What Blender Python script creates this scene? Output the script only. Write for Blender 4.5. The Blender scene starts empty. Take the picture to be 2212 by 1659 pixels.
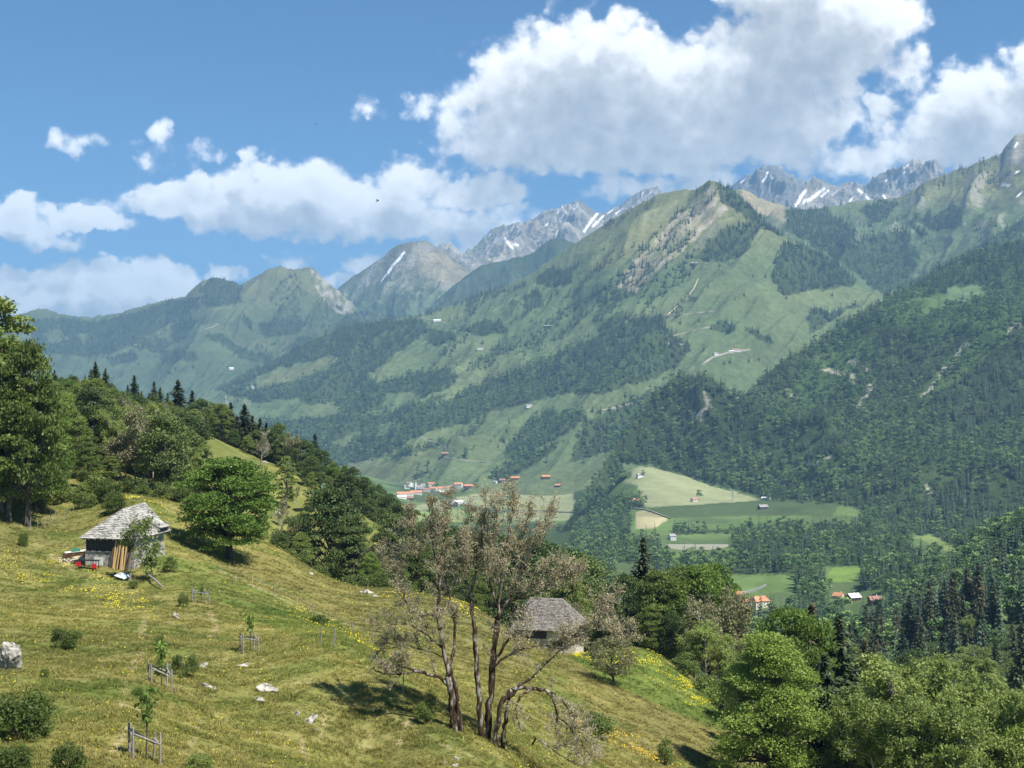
import bpy, bmesh, math, random
import numpy as np
from mathutils import Vector, Matrix, Euler

# ------------------------------------------------------------------ constants
F, CX, HY = 2737.0, 1106.0, 864.0        # lens of the photograph, in units of a 2212 wide picture
rng = np.random.default_rng(7)
random.seed(7)
scene = bpy.context.scene
COL = scene.collection

SUN_EL = math.radians(57)
SUN_DIR = Vector((0.77, -0.64, 0)).normalized() * math.cos(SUN_EL) + Vector((0, 0, math.sin(SUN_EL)))

# ------------------------------------------------------------------ noise
def _hash(ix, iy, seed):
    h = (ix.astype(np.int64) * 374761393 + iy.astype(np.int64) * 668265263 + seed * 974711) & 0x7fffffff
    h = ((h ^ (h >> 13)) * 1274126177) & 0x7fffffff
    h = (h ^ (h >> 16)) & 0xffff
    return h / 65535.0

def perlin(x, y, seed=0):
    x = np.asarray(x, float); y = np.asarray(y, float)
    ix, iy = np.floor(x), np.floor(y)
    fx, fy = x - ix, y - iy
    u, v = fx*fx*fx*(fx*(fx*6-15)+10), fy*fy*fy*(fy*(fy*6-15)+10)
    def g(dx, dy):
        a = _hash(ix+dx, iy+dy, seed) * 2*math.pi
        return np.cos(a)*(fx-dx) + np.sin(a)*(fy-dy)
    n00, n10, n01, n11 = g(0, 0), g(1, 0), g(0, 1), g(1, 1)
    a = n00 + u*(n10-n00); b = n01 + u*(n11-n01)
    return (a + v*(b-a)) * 1.5

def fbm(x, y, seed=0, octv=5, gain=.5):
    s = 0; a = 1; t = 0
    for o in range(octv):
        s = s + a*perlin(x*2**o, y*2**o, seed+o*17); t += a; a *= gain
    return s/t

def ridged(x, y, seed=0, octv=5, gain=.5):
    s = 0; a = 1; t = 0; w = 1
    for o in range(octv):
        n = 1-np.abs(perlin(x*2**o, y*2**o, seed+o*31))*1.6
        n = np.clip(n, 0, 1)**2
        s = s + a*n*w; w = np.clip(n*1.6, 0, 1); t += a; a *= gain
    return s/t

def sstep(a, b, x):
    t = np.clip((x-a)/(b-a), 0, 1)
    return t*t*(3-2*t)

def inpoly(px, py, poly):
    px = np.asarray(px, float); py = np.asarray(py, float)
    ins = np.zeros(px.shape, bool)
    n = len(poly)
    for i in range(n):
        x1, y1 = poly[i]; x2, y2 = poly[(i+1) % n]
        if y1 == y2: continue
        c = ((y1 > py) != (y2 > py)) & (px < (x2-x1)*(py-y1)/(y2-y1)+x1)
        ins ^= c
    return ins

def segdist(px, py, line):
    best = np.full(np.shape(px), 1e9)
    for (x1, y1), (x2, y2) in zip(line[:-1], line[1:]):
        dx, dy = x2-x1, y2-y1
        t = np.clip(((px-x1)*dx+(py-y1)*dy)/(dx*dx+dy*dy+1e-9), 0, 1)
        best = np.minimum(best, np.hypot(px-x1-t*dx, py-y1-t*dy))
    return best

# ------------------------------------------------------------------ objects
def mesh_np(name, V, faces, mats=None, fmat=None, smooth=False):
    """faces: list of int arrays (n,k)"""
    me = bpy.data.meshes.new(name)
    V = np.asarray(V, np.float32)
    faces = [np.asarray(f, np.int32) for f in faces if len(f)]
    me.vertices.add(len(V)); me.vertices.foreach_set('co', V.ravel())
    nl = sum(f.size for f in faces); npoly = sum(len(f) for f in faces)
    me.loops.add(nl); me.polygons.add(npoly)
    me.loops.foreach_set('vertex_index', np.concatenate([f.ravel() for f in faces]))
    tot = np.concatenate([np.full(len(f), f.shape[1], np.int32) for f in faces])
    st = np.zeros(npoly, np.int32); st[1:] = np.cumsum(tot)[:-1]
    me.polygons.foreach_set('loop_start', st)
    try: me.polygons.foreach_set('loop_total', tot)
    except Exception: pass
    me.polygons.foreach_set('use_smooth', np.full(npoly, smooth, bool))
    for m in (mats or []): me.materials.append(m)
    if fmat is not None: me.polygons.foreach_set('material_index', np.asarray(fmat, np.int32))
    me.update(); me.validate()
    return me

def link(name, data, parent=None, loc=(0, 0, 0), rot=(0, 0, 0), scale=(1, 1, 1)):
    o = bpy.data.objects.new(name, data); COL.objects.link(o)
    o.location = loc; o.rotation_euler = rot; o.scale = scale
    if parent: o.parent = parent
    return o

def tag(o, label=None, cat=None, group=None, kind=None):
    if label: o['label'] = label
    if cat: o['category'] = cat
    if group: o['group'] = group
    if kind: o['kind'] = kind
    return o

def thing(name, label, cat, loc=(0, 0, 0), rotz=0, scale=1, group=None):
    o = link(name, None, None, loc, (0, 0, rotz), (scale,)*3)
    o.empty_display_size = .1
    return tag(o, label, cat, group)

def copy_tree(root, loc, rotz, scale, label=None, group=None):
    r = root.copy(); COL.objects.link(r)
    r.location = loc; r.rotation_euler = (0, 0, rotz)
    r.scale = scale if hasattr(scale, '__len__') else (scale,)*3
    if label: r['label'] = label
    if group: r['group'] = group
    for ch in list(root.children):
        c = ch.copy(); COL.objects.link(c); c.parent = r
        for g in ch.children:
            d = g.copy(); COL.objects.link(d); d.parent = c
    return r

class MB:
    """collects geometry for one mesh"""
    def __init__(s): s.V = []; s.q = []; s.t = []; s.n = 0; s.qm = []; s.tm = []
    def add(s, V, quads=None, tris=None, m=0):
        V = np.asarray(V, float).reshape(-1, 3)
        s.V.append(V)
        if quads is not None and len(quads):
            s.q.append(np.asarray(quads)+s.n); s.qm.append(np.full(len(quads), m))
        if tris is not None and len(tris):
            s.t.append(np.asarray(tris)+s.n); s.tm.append(np.full(len(tris), m))
        s.n += len(V)
    def box(s, c, size, rot=None, m=0, taper=None):
        x, y, z = [v/2 for v in size]
        P = np.array([(-x, -y, -z), (x, -y, -z), (x, y, -z), (-x, y, -z), (-x, -y, z), (x, -y, z), (x, y, z), (-x, y, z)])
        if taper: P[4:, :2] *= taper
        if rot is not None: P = P @ np.array(rot.to_matrix() if hasattr(rot, 'to_matrix') else rot).T
        s.add(P+np.array(c), [(0, 3, 2, 1), (4, 5, 6, 7), (0, 1, 5, 4), (1, 2, 6, 5), (2, 3, 7, 6), (3, 0, 4, 7)], m=m)
    def tube(s, pts, rad, n=5, m=0, cap=True):
        pts = np.asarray(pts, float); k = len(pts)
        rad = np.broadcast_to(np.asarray(rad, float), (k,))
        tan = np.gradient(pts, axis=0); tan /= np.linalg.norm(tan, axis=1)[:, None]+1e-9
        ref = np.array([0.31, 0.17, 0.93]) if abs(tan[0, 2]) < .8 else np.array([.93, .31, .17])
        u = np.cross(tan, ref); u /= np.linalg.norm(u, axis=1)[:, None]+1e-9
        v = np.cross(tan, u)
        a = np.arange(n)*2*math.pi/n
        ring = pts[:, None, :]+rad[:, None, None]*(np.cos(a)[None, :, None]*u[:, None, :]+np.sin(a)[None, :, None]*v[:, None, :])
        idx = np.arange(k*n).reshape(k, n)
        A = idx[:-1]; B = idx[1:]
        q = np.stack([A, np.roll(A, -1, 1), np.roll(B, -1, 1), B], -1).reshape(-1, 4)
        tr = []
        if cap and n >= 3:
            for i in range(1, n-1):
                tr.append((idx[-1, 0], idx[-1, i], idx[-1, i+1])); tr.append((idx[0, 0], idx[0, i+1], idx[0, i]))
        s.add(ring.reshape(-1, 3), q, tr, m)
    def quads(s, C, U, W, m=0):
        """rhombic leaf quads: centre C, half axes U (long) and W (wide)"""
        V = np.stack([C-U, C+W, C+U, C-W], 1).reshape(-1, 3)
        s.add(V, np.arange(len(V)).reshape(-1, 4), m=m)
    def mesh(s, name, mats, smooth=False):
        f = []; fm = []
        if s.q: f.append(np.concatenate(s.q)); fm.append(np.concatenate(s.qm))
        if s.t: f.append(np.concatenate(s.t)); fm.append(np.concatenate(s.tm))
        if not isinstance(mats, (list, tuple)): mats = [mats]
        return mesh_np(name, np.concatenate(s.V), f, mats, np.concatenate(fm), smooth)
    def build(s, name, mats, parent=None, smooth=False, loc=(0, 0, 0)):
        return link(name, s.mesh(name, mats, smooth), parent, loc)

def shingled(mb, face, r, course=.34, block=.42, m=0):
    """cover a roof face [eave left, eave right, top right, top left] with overlapping shingle plates"""
    a, b, c, d = [np.array(p, float) for p in face]
    nrm = np.cross(b-a, d-a if np.linalg.norm(d-a) > .1 else c-a); nrm /= np.linalg.norm(nrm)
    n = int(max(np.linalg.norm(d-a), np.linalg.norm(c-b))/course)
    for i in range(n):
        t0, t1 = i/n, min(1, (i+1.25)/n)
        l0, r0, l1, r1 = a+(d-a)*t0, b+(c-b)*t0, a+(d-a)*t1, b+(c-b)*t1
        w = np.linalg.norm(r0-l0); k = max(1, int(w/block)); e = np.sort(np.concatenate([[0, 1], (np.arange(1, k)+r.uniform(-.3, .3, k-1))/k]))
        for u, v in zip(e[:-1], e[1:]):
            if r.uniform() < .012: continue
            h = .055+r.uniform(0, .05); s = (l0-l1)/max(np.linalg.norm(l0-l1), 1e-6)*r.uniform(-.05, .07)
            p = [l0+(r0-l0)*u+s, l0+(r0-l0)*v+s, l1+(r1-l1)*v, l1+(r1-l1)*u]
            up = [nrm*h, nrm*(h+r.uniform(-.03, .03)), nrm*.012, nrm*.012]
            Q = [q+o for q, o in zip(p, up)]+[p[0]-nrm*.01, p[1]-nrm*.01]
            mb.add(Q, [(0, 1, 2, 3), (4, 5, 1, 0)], None, m if r.uniform() < .72 else m+1)

# ------------------------------------------------------------------ node helpers
class NT:
    def __init__(s, tree): s.t = tree; tree.nodes.clear()
    def n(s, typ, _in=None, **kw):
        nd = s.t.nodes.new(typ)
        for k, v in kw.items(): setattr(nd, k, v)
        for k, v in (_in or {}).items(): s.set(nd, k, v)
        return nd
    def set(s, nd, k, v):
        sock = nd.inputs[k]
        if hasattr(v, 'is_output') or isinstance(v, bpy.types.NodeSocket): s.t.links.new(v, sock)
        else: sock.default_value = v
    def math(s, op, a, b=None, c=None, clamp=False):
        nd = s.t.nodes.new('ShaderNodeMath'); nd.operation = op; nd.use_clamp = clamp
        for i, v in enumerate((a, b, c)):
            if v is not None: s.set(nd, i, v)
        return nd.outputs[0]
    def mix(s, f, a, b, blend='MIX'):
        nd = s.t.nodes.new('ShaderNodeMix'); nd.data_type = 'RGBA'; nd.blend_type = blend
        s.set(nd, 0, f); s.set(nd, 6, a); s.set(nd, 7, b)
        return nd.outputs[2]
    def ramp(s, f, stops, interp='LINEAR'):
        nd = s.t.nodes.new('ShaderNodeValToRGB'); cr = nd.color_ramp; cr.interpolation = interp
        while len(cr.elements) < len(stops): cr.elements.new(.5)
        for e, (p, c) in zip(cr.elements, stops):
            e.position = p; e.color = c if len(c) == 4 else (*c, 1)
        s.set(nd, 0, f)
        return nd.outputs[0]
    def noise(s, vec, scale, detail=4, rough=.55, dist=0., out=0):
        nd = s.t.nodes.new('ShaderNodeTexNoise')
        if vec is not None: s.set(nd, 'Vector', vec)
        nd.inputs['Scale'].default_value = scale; nd.inputs['Detail'].default_value = detail
        nd.inputs['Roughness'].default_value = rough; nd.inputs['Distortion'].default_value = dist
        return nd.outputs[out]

def new_mat(name):
    m = bpy.data.materials.new(name); m.use_nodes = True
    return m, NT(m.node_tree)

def finish(nt, color, rough=.9, spec=.1, normal=None, transl=None, tcol=None):
    p = nt.n('ShaderNodeBsdfPrincipled', {'Base Color': color, 'Roughness': rough, 'Specular IOR Level': spec})
    if normal is not None: nt.set(p, 'Normal', normal)
    out = nt.n('ShaderNodeOutputMaterial')
    sh = p.outputs[0]
    if transl:
        tr = nt.n('ShaderNodeBsdfTranslucent', {'Color': tcol if tcol is not None else color})
        mx = nt.n('ShaderNodeMixShader', {0: transl, 1: sh, 2: tr.outputs[0]})
        sh = mx.outputs[0]
    nt.t.links.new(sh, out.inputs['Surface'])

def rgb(c): return (c[0], c[1], c[2], 1.0)
HAZE, EXPOSURE = 6.4e-5, 0.92
# ------------------------------------------------------------------ materials
def pos(nt): return nt.n('ShaderNodeNewGeometry').outputs['Position']
def objco(nt): return nt.n('ShaderNodeTexCoord').outputs['Object']

def leaf_mat(name, dark, mid, light, transl=.28, scale=.35, hue=.5):
    m, nt = new_mat(name)
    r = nt.n('ShaderNodeObjectInfo').outputs['Random']
    co = objco(nt)
    n1 = nt.noise(co, scale, 3)
    n2 = nt.noise(co, scale*9, 2)
    f = nt.math('ADD', nt.math('MULTIPLY', n1, .75), nt.math('MULTIPLY', n2, .55))
    f = nt.math('ADD', f, nt.math('MULTIPLY', nt.math('SUBTRACT', r, .5), hue))
    c = nt.ramp(f, [(.35, dark), (.62, mid), (.9, light)])
    finish(nt, c, .55, .25, transl=transl, tcol=nt.mix(.5, c, rgb([v*1.6 for v in light])))
    return m

def plain_mat(name, c1, c2, scale=3, rough=.85, spec=.15, stretch=None, bump=0, detail=5, contrast=(.35, .65), c3=None):
    m, nt = new_mat(name)
    co = objco(nt)
    if stretch:
        mp = nt.n('ShaderNodeMapping', {'Vector': co, 'Scale': stretch}); co = mp.outputs[0]
    n = nt.noise(co, scale, detail, .6)
    st = [(contrast[0], c1), (contrast[1], c2)]
    if c3: st.append((min(1, contrast[1]+.15), c3))
    c = nt.ramp(n, st)
    r = nt.n('ShaderNodeObjectInfo').outputs['Random']
    c = nt.mix(1., c, nt.ramp(r, [(0, (.85, .85, .85)), (1, (1.12, 1.12, 1.12))]), 'MULTIPLY')
    nrm = None
    if bump:
        b = nt.n('ShaderNodeBump', {'Strength': bump, 'Distance': .05, 'Height': n}); nrm = b.outputs[0]
    finish(nt, c, rough, spec, nrm)
    return m

M = {}
M['leaf_bright'] = leaf_mat('leaf_bright', (.07, .115, .022), (.135, .21, .036), (.24, .325, .066), .32)
M['leaf_mid'] = leaf_mat('leaf_mid', (.08, .115, .026), (.142, .19, .042), (.235, .285, .07))
M['leaf_dark'] = leaf_mat('leaf_dark', (.047, .08, .024), (.085, .13, .036), (.145, .19, .056), .2)
M['leaf_maple'] = leaf_mat('leaf_maple', (.05, .092, .018), (.095, .165, .028), (.165, .245, .046), .28)
M['leaf_sparse'] = leaf_mat('leaf_sparse', (.11, .11, .05), (.18, .18, .08), (.27, .26, .13), .25)
M['leaf_dry'] = leaf_mat('leaf_dry', (.21, .18, .095), (.36, .315, .18), (.48, .43, .27), .2, .3)
M['needle'] = leaf_mat('needle', (.026, .045, .02), (.048, .075, .03), (.085, .11, .045), .08)
M['needle_brown'] = leaf_mat('needle_brown', (.042, .052, .022), (.075, .082, .036), (.125, .115, .052), .08)
M['leaf_light'] = leaf_mat('leaf_light', (.10, .145, .035), (.19, .245, .06), (.30, .36, .10), .32)
M['shrub'] = leaf_mat('shrub', (.06, .09, .02), (.11, .155, .034), (.18, .225, .055), .25, .8)
M['far_leaf'] = leaf_mat('far_leaf', (.06, .115, .038), (.125, .21, .064), (.215, .315, .098), .12, .12, .8)
M['far_needle'] = leaf_mat('far_needle', (.03, .058, .03), (.05, .085, .042), (.08, .115, .055), .05, .12)
M['bark'] = plain_mat('bark', (.05, .042, .032), (.13, .115, .09), 4, stretch=(1, 1, .3), bump=.4)
M['bark_pale'] = plain_mat('bark_pale', (.15, .135, .11), (.36, .34, .30), 3, stretch=(1, 1, .4))
M['twig'] = plain_mat('twig', (.21, .175, .11), (.45, .395, .28), .8)

# bare tree trunk: grey white lichen over dark brown bark
m, nt = new_mat('lichen_bark')
co = objco(nt)
n = nt.noise(nt.n('ShaderNodeMapping', {'Vector': co, 'Scale': (1, 1, .35)}).outputs[0], 3.2, 5, .65)
c = nt.ramp(n, [(.40, (.028, .018, .010)), (.52, (.075, .052, .032)), (.60, (.25, .23, .19)), (.75, (.5, .47, .41))])
finish(nt, c, .95, .05, nt.n('ShaderNodeBump', {'Strength': .5, 'Distance': .05, 'Height': n}).outputs[0])
M['lichen_bark'] = m

# limestone
m, nt = new_mat('limestone')
co = objco(nt)
n = nt.noise(co, 2.2, 8, .7); n2 = nt.noise(co, 9, 4)
c = nt.ramp(n, [(.40, (.09, .085, .07)), (.49, (.34, .32, .27)), (.66, (.60, .57, .50))])
c = nt.mix(nt.ramp(n2, [(.55, (0, 0, 0)), (.7, (.6, .6, .6))]), c, rgb((.25, .235, .19)))
finish(nt, c, .95, .1, nt.n('ShaderNodeBump', {'Strength': .35, 'Distance': .05, 'Height': n}).outputs[0])
M['limestone'] = m

M['wood_grey'] = plain_mat('wood_grey', (.035, .033, .031), (.10, .095, .09), 2.5, stretch=(6, 6, .35))
M['wood_weather'] = plain_mat('wood_weather', (.17, .155, .13), (.36, .335, .29), 3, stretch=(3, 3, 3))
M['wood_new'] = plain_mat('wood_new', (.46, .30, .12), (.70, .50, .24), 3, stretch=(5, 5, .3))
M['wood_brown'] = plain_mat('wood_brown', (.06, .035, .02), (.14, .085, .05), 3)
M['stone_wall'] = plain_mat('stone_wall', (.16, .155, .14), (.52, .50, .43), 1.3, bump=.5, detail=7, contrast=(.36, .62))
M['stone_pale'] = plain_mat('stone_pale', (.40, .37, .29), (.68, .63, .50), 1.5, bump=.4, detail=7)
M['dirt'] = plain_mat('dirt', (.34, .28, .17), (.55, .46, .31), .9, bump=.4, detail=7)
M['red_paint'] = plain_mat('red_paint', (.42, .012, .02), (.55, .02, .03), 3, .35, .5)
M['black_paint'] = plain_mat('black_paint', (.012, .012, .014), (.03, .03, .032), 3, .5, .4)
M['green_plastic'] = plain_mat('green_plastic', (.03, .16, .10), (.06, .24, .15), 3, .4, .5)
M['panel'] = plain_mat('panel', (.52, .62, .70), (.68, .76, .82), 1.5, .25, .6)
M['white_wall'] = plain_mat('white_wall', (.62, .60, .55), (.80, .78, .73), .5)
M['cream_wall'] = plain_mat('cream_wall', (.55, .50, .40), (.72, .67, .56), .5)
M['tile_orange'] = plain_mat('tile_orange', (.40, .17, .085), (.62, .30, .17), .35, detail=8)
M['tile_brown'] = plain_mat('tile_brown', (.26, .14, .10), (.42, .25, .19), .35, detail=8)
M['tile_grey'] = plain_mat('tile_grey', (.20, .19, .18), (.38, .36, .34), .35, detail=8)
M['metal_roof'] = plain_mat('metal_roof', (.62, .62, .63), (.78, .78, .78), .3, .4, .5)
M['window_dark'] = plain_mat('window_dark', (.015, .018, .022), (.04, .045, .05), 1, .2, .5)
M['steel'] = plain_mat('steel', (.28, .29, .29), (.42, .43, .43), 1, .5, .5)
M['gravel'] = plain_mat('gravel', (.20, .19, .145), (.31, .29, .23), .03, detail=6)
M['asphalt'] = plain_mat('asphalt', (.22, .22, .21), (.34, .34, .32), .03, detail=6)
M['insect'] = plain_mat('insect', (.012, .012, .012), (.03, .03, .028), 300)

# weathered shingle roof: courses and blotches
def shingle(name, dark, mid, light, blotch):
    m, nt = new_mat(name)
    co = objco(nt)
    n1 = nt.noise(co, .8, 6, .7); n2 = nt.noise(nt.n('ShaderNodeMapping', {'Vector': co, 'Scale': (3.2, 3.2, 1.6)}).outputs[0], 1.4, 4)
    c = nt.ramp(n2, [(.36, dark), (.52, mid), (.66, light)])
    c = nt.mix(nt.ramp(n1, [(.46, (0, 0, 0)), (.60, (.85, .85, .85))]), c, rgb(blotch))
    w = nt.n('ShaderNodeTexWave', {'Vector': co, 'Scale': 2.2, 'Distortion': .6, 'Detail': 2.}, wave_type='BANDS', bands_direction='Z', wave_profile='SAW')
    c = nt.mix(.30, c, w.outputs['Color'], 'MULTIPLY')
    finish(nt, c, .9, .15, nt.n('ShaderNodeBump', {'Strength': .4, 'Distance': .04, 'Height': n2}).outputs[0])
    return m
M['shingle'] = shingle('shingle', (.13, .125, .115), (.31, .30, .275), (.50, .48, .44), (.55, .53, .47))
M['shingle_old'] = shingle('shingle_old', (.09, .08, .068), (.21, .19, .165), (.35, .325, .285), (.29, .27, .235))

M['shingle_dark'] = shingle('shingle_dark', (.10, .095, .088), (.22, .21, .195), (.36, .345, .32), (.42, .40, .35))
M['shingle_brown'] = shingle('shingle_brown', (.07, .06, .05), (.155, .136, .115), (.27, .245, .21), (.21, .19, .16))
# meadow colours, shared by the ground and the grass blades (by world position)
def meadow_color(nt, atype='GEOMETRY'):
    p = pos(nt)
    big = nt.noise(p, .035, 4, .6, .6)
    mid = nt.noise(p, .22, 4, .6)
    fine = nt.noise(p, 1.6, 4, .65)
    f = nt.math('ADD', nt.math('MULTIPLY', mid, .5), nt.math('MULTIPLY', fine, .5))
    c = nt.ramp(f, [(.33, (.10, .125, .036)), (.45, (.175, .180, .055)), (.55, (.23, .215, .075)), (.68, (.33, .295, .14))])
    warm = nt.ramp(f, [(.33, (.105, .100, .036)), (.5, (.168, .155, .056)), (.68, (.24, .21, .09))])
    green = nt.ramp(f, [(.33, (.07, .108, .024)), (.5, (.112, .155, .038)), (.68, (.16, .188, .052))])
    at = nt.n('ShaderNodeAttribute', attribute_name='Col', attribute_type=atype).outputs['Color']   # R warm, G green, B bare
    sp = nt.n('ShaderNodeSeparateColor', {0: at})
    c = nt.mix(sp.outputs[0], c, warm)
    c = nt.mix(sp.outputs[1], c, green)
    bigf = nt.ramp(big, [(.38, (.80, .84, .80)), (.62, (1.15, 1.1, 1.05))])
    c = nt.mix(1., c, bigf, 'MULTIPLY')
    return c, sp.outputs[2], fine, p

m, nt = new_mat('meadow')
c, bare, fine, p = meadow_color(nt)
soil = nt.ramp(fine, [(.3, (.22, .165, .09)), (.7, (.46, .37, .23))])
bf = nt.math('MULTIPLY', nt.math('SUBTRACT', nt.math('ADD', bare, nt.math('MULTIPLY', nt.noise(p, .9, 4), .6)), .55), 3., clamp=True)
c = nt.mix(nt.math('MULTIPLY', bf, nt.math('GREATER_THAN', bare, .05)), c, soil)
finish(nt, c, 1, .0, nt.n('ShaderNodeBump', {'Strength': .7, 'Distance': .25, 'Height': fine}).outputs[0])
M['meadow'] = m

m, nt = new_mat('grass_blade')
c, bare, fine, p = meadow_color(nt, 'INSTANCER')
r = nt.n('ShaderNodeObjectInfo').outputs['Random']
c = nt.mix(1., c, nt.ramp(r, [(0, (1.1, 1.18, 1.02)), (.6, (1.34, 1.34, 1.2)), (1, (1.62, 1.52, 1.4))]), 'MULTIPLY')
finish(nt, c, .8, .1, transl=.3)
M['grass_blade'] = m

def simple_mat(name, c, rough=.9, transl=None):
    m, nt = new_mat(name); finish(nt, rgb(c), rough, .1, transl=transl); return m
M['yellow_petal'] = simple_mat('yellow_petal', (.72, .60, .03), transl=.2)
M['orange_petal'] = simple_mat('orange_petal', (.66, .44, .03), transl=.2)

# distant terrain: colour per vertex, broken up by noise
def terrain_mat(name, s1, s2, var=.35, bump=0.):
    m, nt = new_mat(name)
    at = nt.n('ShaderNodeAttribute', attribute_name='Col').outputs['Color']
    p = pos(nt)
    n1 = nt.noise(p, s1, 6, .6); n2 = nt.noise(p, s2, 4, .6)
    f = nt.math('ADD', nt.math('MULTIPLY', n1, .5), nt.math('MULTIPLY', n2, .5))
    k = nt.ramp(f, [(.3, (1-var,)*3), (.7, (1+var, 1+var, 1+var*.9))])
    c = nt.mix(1., at, k, 'MULTIPLY')
    nrm = None
    if bump: nrm = nt.n('ShaderNodeBump', {'Strength': 1., 'Distance': bump, 'Height': n2}).outputs[0]
    finish(nt, c, 1, 0, nrm)
    return m
M['alp'] = terrain_mat('alp', .006, .045, .42, 5.)
M['rock'] = terrain_mat('rock', .004, .025, .55, 18.)
M['valley'] = terrain_mat('valley', .006, .05, .22, 1.)
# ------------------------------------------------------------------ terrain
# Each hill is a height field over (bearing, distance).  P = picture units of a 2212 wide view, only used to measure bearings and heights.
def spline(pts, x):
    pts = sorted(pts); X = [p[0] for p in pts]
    return [np.interp(x, X, [p[k] for p in pts]) for k in range(1, len(pts[0]))]

class Layer:
    def __init__(s, px, D, Z, nrow_front):
        s.px = px; s.D = D; s.Z = Z; s.nf = nrow_front      # rows x cols; rows 0..nf-1 are the near side up to the crest
        s.X = (px-CX)[None, :]/F*D
        s.PY = HY-Z*F/D
    def bil(s, A, r, c):
        r = np.clip(r, 0, A.shape[0]-1.001); c = np.clip(c, 0, A.shape[1]-1.001)
        i = r.astype(int); j = c.astype(int); fr = r-i; fc = c-j
        return (A[i, j]*(1-fr)+A[i+1, j]*fr)*(1-fc)+(A[i, j+1]*(1-fr)+A[i+1, j+1]*fr)*fc
    def col(s, px): return (np.asarray(px, float)-s.px[0])/(s.px[1]-s.px[0])
    def at(s, r, px):
        r = np.asarray(r, float); c = s.col(px)
        r = np.broadcast_to(r, np.broadcast(r, c).shape); c = np.broadcast_to(c, r.shape)
        d = s.bil(s.D, r, c); z = s.bil(s.Z, r, c)
        return np.stack([(np.asarray(px)-CX)/F*d, d, z], -1)
    def hit(s, px, py):
        """nearest point of this hill seen at (px, py)"""
        c = float(s.col(px))
        if c < 0 or c > len(s.px)-1: return None
        j = min(int(c), len(s.px)-2); f = c-j
        d = s.D[:, j]*(1-f)+s.D[:, j+1]*f; z = s.Z[:, j]*(1-f)+s.Z[:, j+1]*f
        pyr = HY-z*F/d
        k = np.nonzero(pyr <= py)[0]
        if len(k) == 0: return None
        k = k[0]
        if k == 0:
            return None
        t = (pyr[k-1]-py)/(pyr[k-1]-pyr[k]+1e-9)
        dd = d[k-1]+t*(d[k]-d[k-1]); zz = z[k-1]+t*(z[k]-z[k-1])
        return np.array([(px-CX)/F*dd, dd, zz])
    def zat(s, px, d):
        """height at a bearing and distance"""
        c = float(np.clip(s.col(px), 0, len(s.px)-1.001)); j = int(c); f = c-j
        D = s.D[:, j]*(1-f)+s.D[:, j+1]*f; Zc = s.Z[:, j]*(1-f)+s.Z[:, j+1]*f
        return float(np.interp(d, D, Zc))
    def zxy(s, x, y): return s.zat(CX+x*F/y, y)
    def mesh(s, name, mat, color, label=None, kind='structure'):
        nr, nc = s.D.shape
        V = np.stack([s.X, s.D, s.Z], -1).reshape(-1, 3)
        idx = np.arange(nr*nc).reshape(nr, nc)
        q = np.stack([idx[:-1, :-1], idx[:-1, 1:], idx[1:, 1:], idx[1:, :-1]], -1).reshape(-1, 4)
        me = mesh_np(name, V, [q], [mat], smooth=True)
        a = me.color_attributes.new('Col', 'FLOAT_COLOR', 'POINT')
        cc = np.ones((nr*nc, 4), np.float32); cc[:, :3] = color.reshape(-1, 3)
        a.data.foreach_set('color', cc.ravel())
        o = link(name, me)
        tag(o, label=label, kind=kind)
        return o

def profile_layer(px, crest, foot, nrow, shape=1.0, back=.35, nback=30, backdrop=.55, noise=None, crest_keep=.25, shear=None, warp=0, jag=1.):
    pyc, dc = spline(crest, px); pyc = pyc+jag*(fbm(px/11, px*0+3.3, 88, 4)*2.2-ridged(px/17, px*0+1.1, 89, 3)*2.0+1.0)
    pyf, df = spline(foot, px)
    kk = np.arange(-40, 41); gk = np.exp(-(kk/16.)**2); gk /= gk.sum()
    sm = lambda a: np.convolve(np.pad(a, 40, 'edge'), gk, 'valid')
    df = sm(df); dc = np.maximum(sm(dc), df+60)
    zc = -(pyc-HY)/F*dc; zf = -(pyf-HY)/F*df
    t = np.linspace(0, 1, nrow)[:, None]
    D = df+(dc-df)*t
    # the ribs below the crest lean sideways instead of running straight at the valley
    pw = px[None, :]+(1-t)*((shear(px)[None, :] if shear else 0)+warp*fbm(px[None, :]/130, t*3+0*px[None, :], 77, 3))
    zsm = sm(zc)      # a smoother crest governs the flanks
    m_ = sstep(.62, 1., t)
    zcw = np.interp(pw, px, zsm)*(1-m_)+np.interp(pw, px, zc)*m_
    Z = zf+(zcw-zf)*t**shape
    tb = np.linspace(0, 1, nback+1)[1:, None]
    span = (dc-df)*back+200
    Db = dc+span*tb; Zb = zc-(zc-np.minimum(zf, zc-100))*backdrop*tb**.9
    D = np.concatenate([D, Db]); Z = np.concatenate([Z, Zb])
    T = np.concatenate([np.broadcast_to(t, (nrow, len(px))), np.broadcast_to(1+tb, (nback, len(px)))])
    if noise is not None:
        X = (px-CX)[None, :]/F*D
        w = np.where(T <= 1, np.clip(np.minimum(T*5, 1)*(crest_keep+(1-crest_keep)*sstep(0, .22, 1-T)), 0, 1), crest_keep+(1-crest_keep)*sstep(1, 1.3, T))
        Z = Z+noise(X, D, px[None, :]+0*D, HY-Z*F/D, T)*w
    L = Layer(px, D, Z, nrow); L.T = T
    return L

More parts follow.
